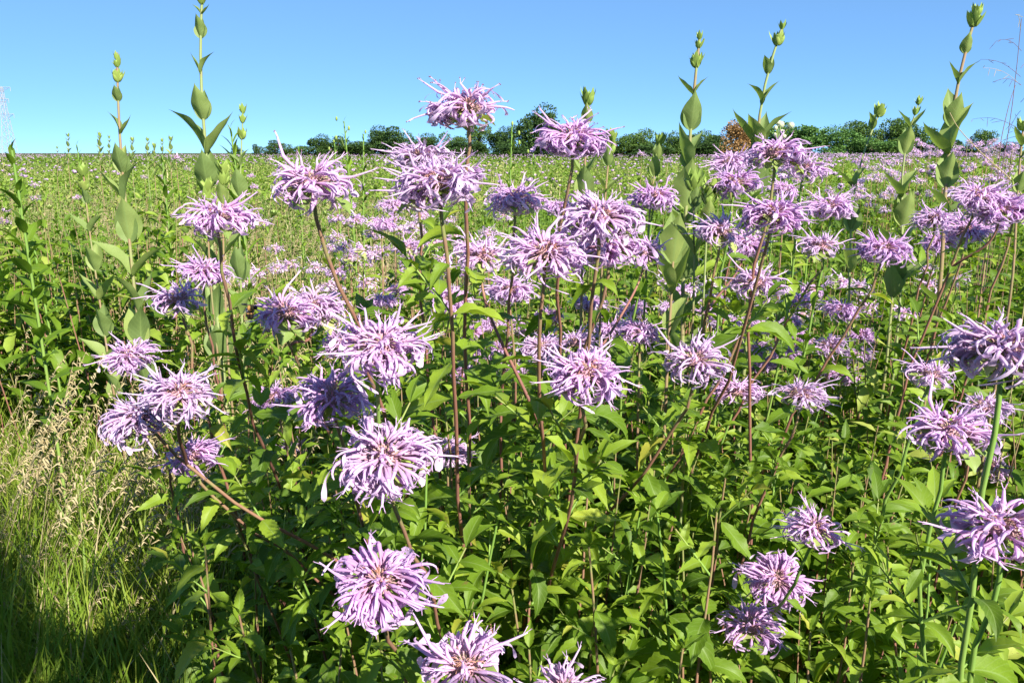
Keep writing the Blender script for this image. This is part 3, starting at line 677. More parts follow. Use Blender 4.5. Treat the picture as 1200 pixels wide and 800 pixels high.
rosinweed([(1033,128),(1026,142),(1014,170),(1000,215),(997,260),(993,440)], 1.7, [(130,'bud',11),(136,'bud',13),(152,'diag',22),(222,'side',32),(272,'face',40),(320,'side',44)], "curving rosinweed with bent neck and round bud", 19, .85)
rosinweed([(1077,120),(1066,145),(1057,180),(1056,220),(1058,300),(1050,420)], 1.6, [(122,'bud',10),(134,'bud',10),(150,'side',28),(182,'face',34),(232,'side',42),(266,'face',46),(330,'side',50)], "ragged-topped rosinweed between the curving one and the tall right one", 20, .85)
rosinweed([(1144,16),(1138,36),(1128,70),(1118,110),(1113,160),(1107,220),(1104,330)], 1.4, [(18,'bud',13),(30,'bud',16),(64,'face',24),(100,'side',32),(150,'face',44),(182,'side',60),(221,'face',44),(262,'side',54)] + low(310,50,2,45), "tall rosinweed with many leaf pairs near the right edge", 21, 1.2)
rosinweed([(1199,150),(1196,180),(1192,220),(1188,330)], 1.3, [(152,'bud',14),(172,'side',26),(186,'side',22),(226,'face',30)], "rosinweed cut by the right edge beside the dry stalk", 22, .8)
rosinweed([(689,118),(688,140),(686,165),(684,240)], 1.25, [(122,'bud',18),(146,'face',24),(170,'side',26),(212,'side',46),(236,'face',44)], "rosinweed bud rising straight behind the lilac bloom by the trees", 23, .8)
rosinweed([(716,164),(713,180),(709,230),(706,290)], 1.45, [(166,'bud',14),(180,'bud',14),(196,'face',26),(226,'side',32)], "pale budded rosinweed right of the bloom by the trees", 24, .8)
rosinweed([(775,165),(770,180),(764,210),(760,260)], 1.45, [(168,'bud',14),(188,'face',22),(208,'face',28),(222,'side',26)], "small rosinweed with pointed bud left of the dark broad-leaved one", 25, .8)
rosinweed([(813,214),(812,230),(812,250),(815,330)], 1.0, [(222,'bud',22),(244,'face',30),(300,'side',50)], "short rosinweed with one fat yellow bud low before the dark one", 26, .6)
rosinweed([(832,222),(830,240),(828,260),(826,330)], 1.05, [(228,'bud',20),(240,'bud',20),(262,'face',30)], "short rosinweed with a twin bud right of the fat yellow bud", 27, .6)
rosinweed([(790,270),(788,330),(782,420),(780,480)], 1.3, [(310,'face',70),(345,'side',60),(395,'diag',60)], "leafy rosinweed stem without buds below the small violet bloom", 28, 1)
rosinweed([(1062,250),(1052,300),(1045,350),(1040,420)], 1.6, [(262,'face',40),(300,'side',50),(350,'diag',50)], "broad-leaved rosinweed behind the bloom on the long curved stem", 29, 1)
for i, (x, y, d, L) in enumerate([(80,158,6.5,7),(117,158,5.2,9),(67,172,8,5),(155,163,5.4,9),(173,163,5,8),(181,170,5,9),(190,164,6,8),(200,162,6,9),(128,160,7,6)]):
    lb = "far rosinweed spire rising small over the left horizon between the two tall ones" if 110 < x else "far rosinweed spire rising small over the left horizon near the pylon"
    rosinweed([(x,y),(x,y+20),(x+1,y+50)], d, [(y+2,'bud',L*.6),(y+7,'side',L*.8),(y+14,'face',L),(y+21,'side',L*1.2),(y+28,'diag',L*1.3),(y+36,'side',L*1.3)], lb, 60+i, .9, 'far rosinweed spires over the left horizon')

# ------------------------------------------------------------------ other separate plants
def forb(x, y, d, label, seed, wl=.07, n=26, ratio=.2, cat="wild plant", name="leafy_forb", up=.7, mats=None, spread=1., buds=0, dn=1.7):
    """upright stem thickly set with narrow alternate leaves"""
    n = int(n * dn); r = np.random.RandomState(seed); top = P(x, y, d); base = np.array([top[0], top[1] + .02, 0]); h = top[2]
    root = thing(name, base, label, cat, 'single leafy plants of the meadow')
    T = np.linspace(0, 1, 10)[:, None]; pts = (top - base) * (1 - T); pts[:, :2] += np.sin(T * 3.14) * r.uniform(-.02, .02, 2)
    mb = MB(); sweep(mb, pts, np.linspace(.0022, .004, 10), 5); link("stem", mb.mesh("stem", [STEM_G]), root)
    mb = MB(); s = np.linspace(.0, min(h * .8, n * .014), n); yaw = np.arange(n) * 2.4 + r.uniform(-.3, .3, n)
    Tm = np.stack([np.interp(1 - s / h, 1 - T[::-1, 0][::-1], pts[:, k]) if False else np.interp(s / h, T[:, 0], pts[:, k]) for k in range(3)], -1)
    L = wl * np.clip(.35 + s * 4, 0, 1) * r.uniform(.8, 1.15, n)
    tips = Tm + base + np.stack([np.cos(yaw), np.sin(yaw), 0 * yaw], -1) * (L * .5)[:, None]; ok = clear_of_heads(tips, 1.)
    pr = leaf_arrays(ratio, 40, .3, 8, 3, .03, .4, 12, .3, seed=seed)
    scatter(mb, pr, frames(yaw, np.linspace(1.1, up * .4, n), r.uniform(-.3, .3, n), L * spread)[ok], Tm[ok], r.uniform(0, .3, ok.sum()), 0)
    link("foliage", mb.mesh("foliage", mats or [G_UNDER]), root)
    for k in range(buds):
        mb = MB(); o_ = np.array([r.uniform(-.03, .03), r.uniform(-.02, .02), -.03 * k]); bud(mb, pts[0] + o_ + np.array([0, 0, .008]), (0, 0, 1), .014, r)
        if k: sweep(mb, np.array([pts[0] + o_, pts[0] + o_ * .5 - [0, 0, .02], pts[0] * 1 - [0, 0, .03 * k + .03]]), .0007, 4)
        link("bud", mb.mesh("bud", [BUD]), root)
    return root
forb(14,176,1.35,"leafy plant with pale upright top leaves rising at the left edge under the pylon",1,.065,22,.34)
forb(90,170,3.2,"feathery green spire between the pylon and the yellow-tipped rosinweed",3,.07,34,.14)
forb(270,150,2.1,"willow-leaved green top behind the small rosinweed buds",4,.09,30,.15)
forb(190,182,2.6,"bushy green plant on the horizon left of the tallest rosinweed",5,.07,30,.22)
forb(40,290,1.8,"dark leafy plant among the left-hand undergrowth, nearest the edge",6,.05,34,.26)
forb(62,320,2.0,"dark leafy plant right of the nearest one in the left-hand undergrowth",7,.05,34,.26)
forb(403,142,2.6,"thin budded plant standing above the field before the left trees",8,.05,26,.2,buds=3)
forb(426,157,3.0,"thin plant with a round yellow bud before the left trees",9,.05,26,.2,buds=1)
forb(392,168,3.4,"short bushy budded plant left of the thin ones before the trees",10,.05,26,.2,buds=2)
forb(600,148,2.6,"slim yellow-green budded plant in front of the biggest dark tree",12,.05,26,.2,buds=3)
forb(625,180,3.0,"short yellow-green plant right of the slim budded one before the dark tree",13,.05,24,.2,buds=2)
forb(955,215,2.3,"bright green narrow-leaved sprig behind the fat green cup bloom",14,.07,22,.16)
forb(20,230,2.4,"leafy plant behind the left edge ones",15,.05,30,.26)
forb(350,172,3.6,"small leafy plant on the horizon right of the small rosinweed",16,.06,26,.2)

def globe_plant():
    d = 2.4; r = np.random.RandomState(5); c0 = P(912, 172, d); base = np.array([c0[0], c0[1], 0])
    root = thing("globe_flower_plant", base, "cluster of pale round globe flower heads on one stalk above the sunlit lilac bloom", "wildflower")
    mb = MB(); sweep(mb, np.linspace(c0 - base, (0, 0, 0), 8), np.linspace(.0025, .005, 8), 6); link("stem", mb.mesh("stem", [STEM_G]), root)
    for (x, y, s) in [(911,143,6.5),(915,146,8),(927,147,7.5),(916,155,6.5),(919,160,5),(909,150,5),(908,158,4.5),(923,150,4)]:
        c = P(x, y, d + r.uniform(-.03, .03)) - base; sz = s / FPX * d * .5
        mb = MB(); T = np.linspace(0, 1, 6)[:, None]; q = (c0 - base) * (1 - T) + c * T + np.array([0, 0, .01]) * np.sin(T * 3.14); sweep(mb, q, .0013, 4)
        st = link("stalk", mb.mesh("stalk", [STEM_G]), root)
        mb = MB(); blob(mb, c, (sz, sz, sz), 10, 8)
        for k in range(50):
            z = 1 - 2 * (k + .5) / 50; a = k * 2.4; dd = np.array([math.sqrt(1 - z * z) * math.cos(a), math.sqrt(1 - z * z) * math.sin(a), z]); sweep(mb, [c + dd * sz * .9, c + dd * sz * 1.22], [sz * .1, sz * .03], 4)
        link("globe", mb.mesh("globe", [GLOBE]), st)
globe_plant()

def dry_stalk():
    d = 1.9; r = np.random.RandomState(3); top = P(1197, 22, d); base = np.array([P(1188, 300, d)[0], top[1], 0])
    root = thing("dry_grass_plume", base, "thin dark dry grass stalk with an open wiry seed head at the right edge", "dry grass")
    T = np.linspace(0, 1, 16)[:, None]; pts = (P(1197, 22, d) * (1 - T) + base * T) - base; pts[:, 0] += .01 * np.sin(T[:, 0] * 9)
    mb = MB(); sweep(mb, pts, np.linspace(.0007, .0018, 16), 5); link("stem", mb.mesh("stem", [DARKSTALK]), root)
    for (x0, y0, x1, y1) in [(1197,60,1168,48),(1197,100,1163,97),(1196,100,1152,80),(1196,130,1178,165),(1196,35,1190,18),(1196,80,1225,60),(1196,120,1220,110),(1196,90,1150,70),(1190,160,1155,185),(1192,150,1140,140)]:
        a, b = P(x0, y0, d) - base, P(x1, y1, d + r.uniform(-.12, .12)) - base; Tq = np.linspace(0, 1, 7)[:, None]
        q = a * (1 - Tq) + b * Tq + np.array([0, 0, .012]) * np.sin(Tq * 3.1); mb = MB(); sweep(mb, q, np.linspace(.0006, .0003, 7), 4)
        for k in range(5):
            p = q[2 + k]; e = p + r.normal(0, .008, 3) + [0, 0, -.006]; sweep(mb, [p, (p + e) / 2, e], [.0003, .0006, .0004], 4)
        link("branch", mb.mesh("branch", [DARKSTALK if r.rand() < .7 else TAN]), root)
dry_stalk()
def thin_line(name, pxs, d, w, mat, label, cat):
    pw = np.array([P(x, y, dd) for (x, y), dd in zip(pxs, d)]); end = pw[-1]; base = np.array([end[0], end[1], 0])
    S = np.linspace(0, len(pw) - 1, 20); q = np.stack([np.interp(S, np.arange(len(pw)), pw[:, i]) for i in range(3)], -1)
    for _ in range(3): q[1:-1] = (q[:-2] + q[1:-1] * 2 + q[2:]) / 4
    q = np.concatenate([q, np.linspace(q[-1], base, 5)[1:]])
    mb = MB(); sweep(mb, q - base, np.linspace(w * .5, w, len(q)), 4); o = link(name, mb.mesh(name, [mat])); o.location = tuple(base)
    return tag(o, label, cat)
thin_line("dry_grass_stalk", [(1113,132),(1122,150),(1150,180),(1190,214),(1215,260)], [1.3,1.3,1.3,1.3,1.3], .0012, TAN, "long pale dry grass blade arching across the tall right-hand rosinweed", "dry grass")
thin_line("dry_grass_stalk", [(1190,100),(1183,120),(1176,150),(1172,170),(1168,230)], [2.]*5, .0013, DARKSTALK, "thin dark grass stem slanting over the right-hand horizon", "dry grass")
thin_line("dry_grass_stalk", [(1070,190),(1085,215),(1100,232),(1105,260)], [1.5]*4, .0009, TAN, "short pale dry grass blade crossing low left of the tall right rosinweed", "dry grass")
thin_line("dry_grass_stalk", [(455,405),(447,440),(438,475),(430,560)], [1.2]*4, .0009, TAN, "thin pale grass blade right of the wide pale pink bloom", "dry grass")

# the bee
def bee():
    c = P(294, 361, .74); root = thing("bumblebee", c, "small brown and black bumblebee clinging to the left edge of a lilac bloom", "bee")
    FUR = simple("bee_fur", [(0, (.22, .10, .03)), (.5, (.48, .25, .08)), (1, (.60, .36, .12))], .9, 700); BLK = simple("bee_black", [(0, (.012, .01, .01)), (1, (.04, .03, .02))], .5, 300)
    WNG = simple("bee_wing", [(0, (.20, .17, .14)), (1, (.28, .25, .2))], .3, 300, trans=.5)
    mb = MB(); blob(mb, (0, 0, 0), (.0036, .0034, .0034), 12, 9, mat=0); blob(mb, (.0042, 0, .0006), (.002, .0022, .0022), 10, 8, mat=1); blob(mb, (-.0012, 0, -.0062), (.0034, .0034, .0048), 12, 9, mat=1)
    blob(mb, (-.0010, 0, -.0048), (.0037, .0037, .0012), 12, 6, mat=0)
    link("body", mb.mesh("body", [FUR, BLK]), root)
    for s in (-1, 1):
        link("wing", arr_mesh("wing", leaf_arrays(.38, 5, 0, 8, 4, 0, .65, 0, 0, petiole=.02), [WNG]), root, mat4(frame1(math.pi + s * .5, .1, s * .3, .010), (-.001, s * .002, .003)))
        for k in range(3):
            mb = MB(); sweep(mb, [(.001 * k, s * .002, -.001 * k), (.002 + .001 * k, s * .0045, .0005 - .001 * k), (.004, s * .005, -.002 - .0015 * k)], [.0004, .0003, .0002], 4); link("leg", mb.mesh("leg", [BLK]), root)
bee()
# ------------------------------------------------------------------ growth nobody could count
def fan(n, d0, d1, r, xl=-.9, xr=1.0, p=2.0):
    d = (r.uniform(0, 1, n) * (d1 ** p - d0 ** p) + d0 ** p) ** (1 / p); x = d * r.uniform(xl, xr, n); return x, d
def leftness(x, y): return x / np.maximum(y, .3)
def grass_zone(x, y): return (leftness(x, y) < -.36 + .06 * np.sin(y * 2)) & (y < 2.0)
def tan_zone(x, y): return (leftness(x, y) < -.08 + .05 * np.sin(y * 3)) & (y >= 2.4) & (y < 9)
def stems_to_leaves(x, y, h, r, nl, spacing, L, z0=.08):
    n = len(x); k = nl
    j = np.arange(k)[None]; pr = j // 2
    s = .01 + pr * spacing * r.uniform(.8, 1.2, (n, 1)); z = h[:, None] - s
    yaw = r.uniform(0, 6.28, (n, 1)) + pr * 1.57 + (j % 2) * math.pi + r.uniform(-.4, .4, (n, k))
    lean = r.normal(0, .12, (n, 2)); X = x[:, None] + lean[:, :1] * z; Y = y[:, None] + lean[:, 1:] * z
    T = np.stack([X, Y, z], -1); ok = z > z0
    LL = L * r.uniform(.6, 1.15, (n, k)) * np.clip(.45 + pr * .18, 0, 1)
    ti = np.broadcast_to(r.uniform(0, 1, (n, 1)), (n, k)) * .72 + r.uniform(0, .22, (n, k))
    return T[ok], yaw[ok], LL[ok], ti[ok], (X, Y, lean)
def leaf_mass(name, label, x, y, h, r, nl, spacing, L, protos, mats, stem_mat=1, sides=3, stemr=.0018, group=None):
    T, yaw, LL, ti, (X, Y, lean) = stems_to_leaves(x, y, h, r, nl, spacing, L)
    tip = T + np.stack([np.cos(yaw), np.sin(yaw), 0 * yaw], -1) * (LL * .55)[:, None]
    near = T[:, 1] < 6; ok = np.ones(len(T), bool); ok[near] = clear_of_heads(tip[near], 1.02) & clear_of_heads(T[near], .9)
    pxx, pyy, dd = proj(T); ok &= (pxx > -400) & (pxx < 1750) & (pyy < 1050)
    T, yaw, LL, ti = T[ok], yaw[ok], LL[ok], ti[ok]; mb = MB(); q = r.randint(0, len(protos), len(T))
    for i, pr in enumerate(protos):
        m = q == i; k = m.sum()
        scatter(mb, pr, frames(yaw[m], r.uniform(-.75, .4, k), r.uniform(-.5, .5, k), LL[m]), T[m], ti[m], 0)
    if sides:                                        # thin stalks under the leaves
        n = len(x); a = np.arange(sides) / sides * 6.283; zz = np.stack([np.full(n, .0), h * .5, h], 1)
        cx = x[:, None] + lean[:, :1] * zz; cy = y[:, None] + lean[:, 1:] * zz; c = np.stack([cx, cy, zz], -1)
        rr = stemr * np.array([1.3, 1., .5])
        V = c[:, :, None] + np.stack([np.cos(a), np.sin(a), 0 * a], -1)[None, None] * rr[None, :, None, None]
        F = grid_faces(3, sides, True)[None] + (np.arange(n) * 3 * sides)[:, None, None]
        uv = np.tile(np.stack([np.full(3 * sides, .5), np.repeat([.8, .4, 0.], sides)], -1), (n, 1))
        mb.add(V.reshape(-1, 3), F.reshape(-1, 4), uv, stem_mat)
    o = link(name, mb.mesh(name, mats)); o['label'] = label; o['kind'] = 'stuff'; o['category'] = 'undergrowth'; return o

def hcan(x, y, s=0):                                 # height of the leafy layer
    l = leftness(x, y); h = .81 + .09 * vnoise(x * 1.7, y * 1.7, s) + np.where((l > -.12) & (y > 1.35) & (y < 4.5), .07, 0) + np.where((l < -.46) & (y > 1.9) & (y < 4.5), .17, 0)
    h = np.where(tan_zone(x, y), h - .10, h)
    h = np.where((l > .15) & (y > 1.6), h + .06, h)
    h = np.minimum(h, 1.15 - y * .0 - np.clip(1.35 - y, 0, 1) * .55)
    return h
P_NEAR = [leaf_arrays(.29, d, .35, 8, 3, .09, .35, 12, .3, .1, seed=i) for i, d in enumerate((30, 60, 90, 50))]
P_MID = [leaf_arrays(.34, d, .35, 4, 3, .0, .4, 12, .2, seed=i) for i, d in enumerate((30, 70))]
P_FAR = [leaf_arrays(.42, d, .0, 4, 2, .0, .4, 12, .2, seed=i) for i, d in enumerate((30, 60))]
r = np.random.RandomState(21)
x, y = fan(2150, .78, 3.0, r); k = ~grass_zone(x, y) & ~((y < 1.1) & (r.uniform(0, 1, len(x)) < .3)); x, y = x[k], y[k]
xe = r.uniform(-.80, -.40, 330); ye = r.uniform(1.9, 3.6, 330); xe = xe * ye; x = np.concatenate([x, xe]); y = np.concatenate([y, ye])
h = hcan(x, y) * r.uniform(.62, 1.03, len(x)); thin = tan_zone(x, y) & (r.uniform(0, 1, len(x)) < .15); x, y, h = x[~thin], y[~thin], h[~thin]
leaf_mass("undergrowth", "dense green leafy undergrowth between the nearest bergamot stems", x, y, h, r, 20, .046, .094, P_NEAR, [G_UNDER, STEM])
x, y = fan(4300, 3.0, 8.5, r); thin = tan_zone(x, y) & (r.uniform(0, 1, len(x)) < .1); x, y = x[~thin], y[~thin]
h = hcan(x, y) * r.uniform(.72, 1.08, len(x))
leaf_mass("undergrowth", "green leafy undergrowth of the middle distance", x, y, h, r, 15, .045, .072, P_MID, [G_UNDER, STEM_G])
x, y = fan(7600, 8.0, 26.0, r, p=1.6); h = (.80 + .13 * vnoise(x * .6, y * .6, 2)) * r.uniform(.8, 1.08, len(x)) * np.where(r.uniform(0, 1, len(x)) < .03, r.uniform(1.02, 1.15, len(x)), 1) + .1 * (leftness(x, y) > .3)
leaf_mass("field_vegetation", "green and yellow-green plants of the field farther back", x, y, h, r, 12, .06, .12, P_FAR, [G_FAR, STEM_G], sides=0)
x, y = fan(12500, 26.0, 175.0, r, p=1.2); h = (.74 + .16 * vnoise(x * .12, y * .12, 4)) * r.uniform(.75, 1.1, len(x)) * np.where(r.uniform(0, 1, len(x)) < .04, r.uniform(1.05, 1.35, len(x)), 1)
leaf_mass("field_vegetation", "hazy green field stretching to the tree line", x, y, h, r, 6, .12, .42, P_FAR, [G_FAR, STEM_G], sides=0)

# lime-tipped forb tops scattered over the middle field
r = np.random.RandomState(31); mb = MB(); x, y = fan(2600, 3.2, 18, r, p=1.5); hh = .80 + .10 * vnoise(x, y, 3) + r.uniform(-.08, .12, len(x))
c = np.stack([x, y, hh], -1); ok = clear_of_heads(c, 1.1); c = c[ok]
pb = MB(); 
for i in range(6): scatter(pb, leaf_arrays(.6, -30, .1, 4, 2, 0, .4, -8, 0, petiole=0), frames(np.array([i * 1.05]), np.array([.9]), np.array([0.]), np.array([1.])), np.zeros((1, 3)), [0.])
pa = pb.arrays(); k = len(c)
scatter(mb, pa, frames(r.uniform(0, 6, k), r.uniform(-.2, .2, k), r.uniform(-.2, .2, k), r.uniform(.022, .042, k)), c, r.uniform(0, 1, k))
o = link("forb_tops", mb.mesh("forb_tops", [G_BRACT])); o['kind'] = 'stuff'; o['label'] = "pale lime leaf tips dotted over the middle field"; o['category'] = 'undergrowth'

# ---- grasses
def blade(droop, w, n=6, curl=0.): 
    t = np.linspace(0, 1, n); a = R(88) - droop * t ** 1.4; dx = np.cos(a); dz = np.sin(a)
    x = np.concatenate([[0], np.cumsum(dx[1:])]) / (n - 1); z = np.concatenate([[0], np.cumsum(dz[1:])]) / (n - 1); W = w * (1 - t ** 2 * .95)
    tw = curl * t
    v = np.stack([np.stack([x - W * np.sin(tw), -W * np.cos(tw), z], -1), np.stack([x + W * np.sin(tw), W * np.cos(tw), z], -1)], 1)
    return v.reshape(-1, 3), grid_faces(n, 2), np.stack([np.tile([0, 1.], n), np.repeat(t, 2)], -1), np.zeros(n - 1, int), np.zeros(2 * n)
def upright(yaw, tx, ty, s):              # z-up frame with yaw and a small tilt
    c, sn = np.cos(yaw), np.sin(yaw); o = np.zeros_like(c)
    X = np.stack([c, sn, o], -1); Z = norm(np.stack([tx, ty, o + 1], -1)); Y = norm(np.cross(Z, X)); X = np.cross(Y, Z)
    return np.stack([X, Y, Z], -1) * s[:, None, None]
BLD = [blade(.5, .006, curl=.5), blade(1.1, .005, curl=-.8), blade(1.7, .006, 7, .9), blade(.25, .004, curl=.3)]
def grass(name, label, x, y, L, r, mat, cull=True, lean=.18, wind=(.12, -.02)):
    T = np.stack([x, y, np.zeros(len(x))], -1); top = T + np.stack([0 * x + wind[0] * L, 0 * x, L * .85], -1)
    if cull:
        ok = clear_of_heads(top, 1.0) & clear_of_heads(T * .4 + top * .6, 1.0); T, L = T[ok], L[ok]
    mb = MB(); n = len(T); q = r.randint(0, 4, n)
    for i in range(4):
        m = q == i; k = m.sum(); scatter(mb, BLD[i], upright(r.uniform(0, 6.28, k), r.normal(wind[0], lean, k), r.normal(wind[1], lean, k), L[m]), T[m], r.uniform(0, 1, k))
    o = link(name, mb.mesh(name, [mat])); o['kind'] = 'stuff'; o['label'] = label; o['category'] = 'grass'
r = np.random.RandomState(41)
n = 30000; y = r.uniform(.75, 3.3, n) ; x = r.uniform(-.86, -.22, n) * (y + .25); x += .06 * np.sin(y * 9)
dens = r.uniform(0, 1, n) < np.clip(1.15 - np.maximum(0, leftness(x, y) + .42) * 7, .06, 1); x, y = x[dens], y[dens]
grass("grass", "thick green grass filling the lower left corner", x, y, r.uniform(.32, .66, len(x)), r, GRASS, lean=.3)
n = 900; y = r.uniform(.9, 3.2, n); x = r.uniform(-.86, -.26, n) * (y + .25)
grass("dry_grass", "straw-coloured grass stems among the green grass at lower left", x, y, r.uniform(.35, .68, n), r, TAN, lean=.22)
x, y = fan(4300, 2.6, 8, r, xl=-.8, xr=.1, p=1.7); k = tan_zone(x, y) | (r.uniform(0, 1, len(x)) < .08); x, y = x[k], y[k]
grass("dry_grass", "band of pale tan grass across the middle left", x, y, r.uniform(.5, .84, len(x)), r, TAN, lean=.12)
x, y = fan(1800, 2.0, 12, r, xl=-.8, xr=.8, p=1.7)
grass("grass", "green grass blades mixed through the field", x, y, r.uniform(.5, .85, len(x)), r, GRASS, lean=.15)
x, y = fan(2600, 9.5, 45, r, p=1.3)
BLD = [(b[0] * np.array([1, 3.5, 1]), *b[1:]) for b in BLD]
grass("dry_grass", "pale seeding grass tops over the far field", x, y, r.uniform(.65, .98, len(x)), r, TAN, cull=False, lean=.12)
# seed heads of the foreground grass
def panicle(seed, n=20):
    r = np.random.RandomState(seed); mb = MB(); T = np.linspace(0, 1, 9)[:, None]
    pts = np.stack([.16 * T[:, 0] ** 2.2, 0 * T[:, 0], T[:, 0] * .95], -1); sweep(mb, pts, np.linspace(.0018, .0007, 9), 3)
    for i in range(n):
        f = .76 + .24 * i / n; p = np.array([np.interp(f, T[:, 0], pts[:, k]) for k in range(3)]); a = r.uniform(0, 6.28)
        e = p + np.array([math.cos(a) * .022 + .014, math.sin(a) * .022, r.uniform(.0, .035)]) * (1.25 - i / n) * r.uniform(.4, 1.2); sweep(mb, [p, (p * .3 + e * .7) + [0, 0, .003], e + [.006, 0, -.006]], [.0008, .0026, .0008], 3)
    return mb.arrays()
PAN = [panicle(i) for i in range(4)]
def seedheads(label, x, y, L, r, tx=.25):
    T = np.stack([x, y, 0 * x], -1); top = T + np.stack([(tx + .15) * L, -.05 * L, .95 * L], -1); ok = clear_of_heads(top, 1.1) & clear_of_heads(T * .3 + top * .7, 1.); T, L = T[ok], L[ok]
    mb = MB(); n = len(T); q = r.randint(0, 4, n)
    for i in range(4):
        m = q == i; k = m.sum(); scatter(mb, PAN[i], upright(r.normal(.0, .5, k), r.normal(tx, .13, k), r.normal(0, .12, k), L[m]), T[m], r.uniform(0, 1, k))
    o = link("seeding_grass", mb.mesh("seeding_grass", [TAN])); o['kind'] = 'stuff'; o['label'] = label; o['category'] = 'grass'
n = 560; y = r.uniform(1.15, 3.0, n); x = r.uniform(-.80, -.36, n) * (y + .2); seedheads("pale feathery grass seed heads leaning right at the left side", x, y, r.uniform(.5, .86, n), r)
x, y = fan(900, 2.8, 9, r, xl=-.75, xr=.0, p=1.6); seedheads("pale grass seed heads across the middle left field", x, y, r.uniform(.65, .9, len(x)), r, .12)

# ---- far blooms, too many to count
r = np.random.RandomState(51)
x, y = fan(21000, 4.5, 120.0, r, p=1.25); l = leftness(x, y)
prob = np.where(l > .28, 1.0, .85) * np.clip(.55 + .9 * vnoise(x * .35, y * .22, 6), 0, 1); prob = np.where((y > 32) & (l < .28), prob * .6, prob); prob = np.where((l < -.1) & (y > 8) & (y < 24), prob * 1.6, prob); prob = np.where((l < -.02) & (y < 7), prob * .12, prob); prob = np.where((l > .28) & (y < 9), 1, prob)
k = r.uniform(0, 1, len(x)) < prob; x, y, l = x[k], y[k], l[k]
z = .86 + .13 * vnoise(x * .5, y * .5, 8) + r.uniform(-.12, .10, len(x)) + np.where(l > .28, .13, 0)
mb = MB(); c = np.stack([x, y, z], -1); ok = clear_of_heads(c, 1.05); c = c[ok]; n = len(c)
fb = MB()
for i in range(9):
    pr = leaf_arrays(.34, 75, 0, 4, 2, 0, .6, 38, 0, petiole=0); scatter(fb, pr, frames(np.array([i * .7]), np.array([.15 * (i % 3)]), np.array([0.]), np.array([.036])), np.zeros((1, 3)), [i * .07], 0)
blob(fb, (0, 0, .002), (.022, .022, .013), 6, 4, mat=0); blob(fb, (0, 0, -.012), (.012, .012, .008), 5, 4, mat=1)
fa = fb.arrays(); sc_ = np.maximum(1, c[:, 1] / 28.) ** .55 * r.uniform(.85, 1.35, n)
scatter(mb, fa, frames(r.uniform(0, 6.28, n), r.uniform(-.2, .2, n), r.uniform(-.2, .2, n), sc_), c, r.uniform(0, 1, n))
o = link("distant_blooms", mb.mesh("distant_blooms", [PETAL_FAR, G_BRACT])); o['kind'] = 'stuff'; o['label'] = "purple haze of countless far bergamot blooms over the field"; o['category'] = 'wildflowers'

# plants continuing beside and behind the viewer, plus tall unseen ones added for shade
r = np.random.RandomState(61); n = 420; x = r.uniform(-.9, 2.2, n); y = r.uniform(-1.7, .35, n)
k = ((x ** 2 + y ** 2) > .4 ** 2) & ((y < -.25) | (x > .62 + .8 * np.maximum(y, 0))); x, y = x[k], y[k]
hb = r.uniform(.75, 1.05, len(x))
m_ = 120; xs = r.uniform(-.25, .32, m_); ys = r.uniform(-.46, -.15, m_); x = np.concatenate([x, xs]); y = np.concatenate([y, ys]); hb = np.concatenate([hb, r.uniform(1.6, 2.15, m_)])  # tall unseen growth added behind the camera to darken the lower-left grass
T_, yaw_, LL_, ti_, (X_, Y_, lean_) = stems_to_leaves(x, y, hb, r, 44, .05, .12); mb = MB()
sv = np.array([math.cos(R(37)) * math.sin(R(146)), math.cos(R(37)) * math.cos(R(146)), math.sin(R(37))]); okc = np.ones(len(T_), bool)
for (hx, hy, hr, hd) in HZ:                          # leave out leaves that would shade the nearest blooms
    if hd > 1.3: continue
    dv = T_ - P(hx, hy, hd); al = dv @ sv; okc &= ~((al > 0) & (np.linalg.norm(dv - al[:, None] * sv, axis=1) < .10))
okc &= ~((T_[:, 1] > -.17) & (T_[:, 2] > .75) & (np.abs(T_[:, 0]) < .7))
T_, yaw_, LL_, ti_ = T_[okc], yaw_[okc], LL_[okc], ti_[okc]; q = r.randint(0, 2, len(T_))
for i in (0, 1): m = q == i; kk = m.sum(); scatter(mb, P_MID[i], frames(yaw_[m], r.uniform(-.5, .6, kk), r.uniform(-.5, .5, kk), LL_[m]), T_[m], ti_[m], 0)
o = link("undergrowth", mb.mesh("undergrowth", [G_UNDER])); o['kind'] = 'stuff'; o['label'] = "leafy meadow growth around the viewer, with tall unseen plants added to shade the grass"; o['category'] = 'undergrowth'

# ------------------------------------------------------------------ ground
N = 120; g = np.linspace(-1, 1, N); gx = np.sign(g) * np.abs(g) ** 3 * 1800; X, Y = np.meshgrid(gx, gx + 200, indexing='ij')
Z = np.zeros_like(X); mb = MB(); mb.add(np.stack([X, Y, Z], -1).reshape(-1, 3), grid_faces(N, N)[:, ::-1]); gme = mb.mesh("ground", [gm])
o = link("ground", gme); o['kind'] = 'structure'

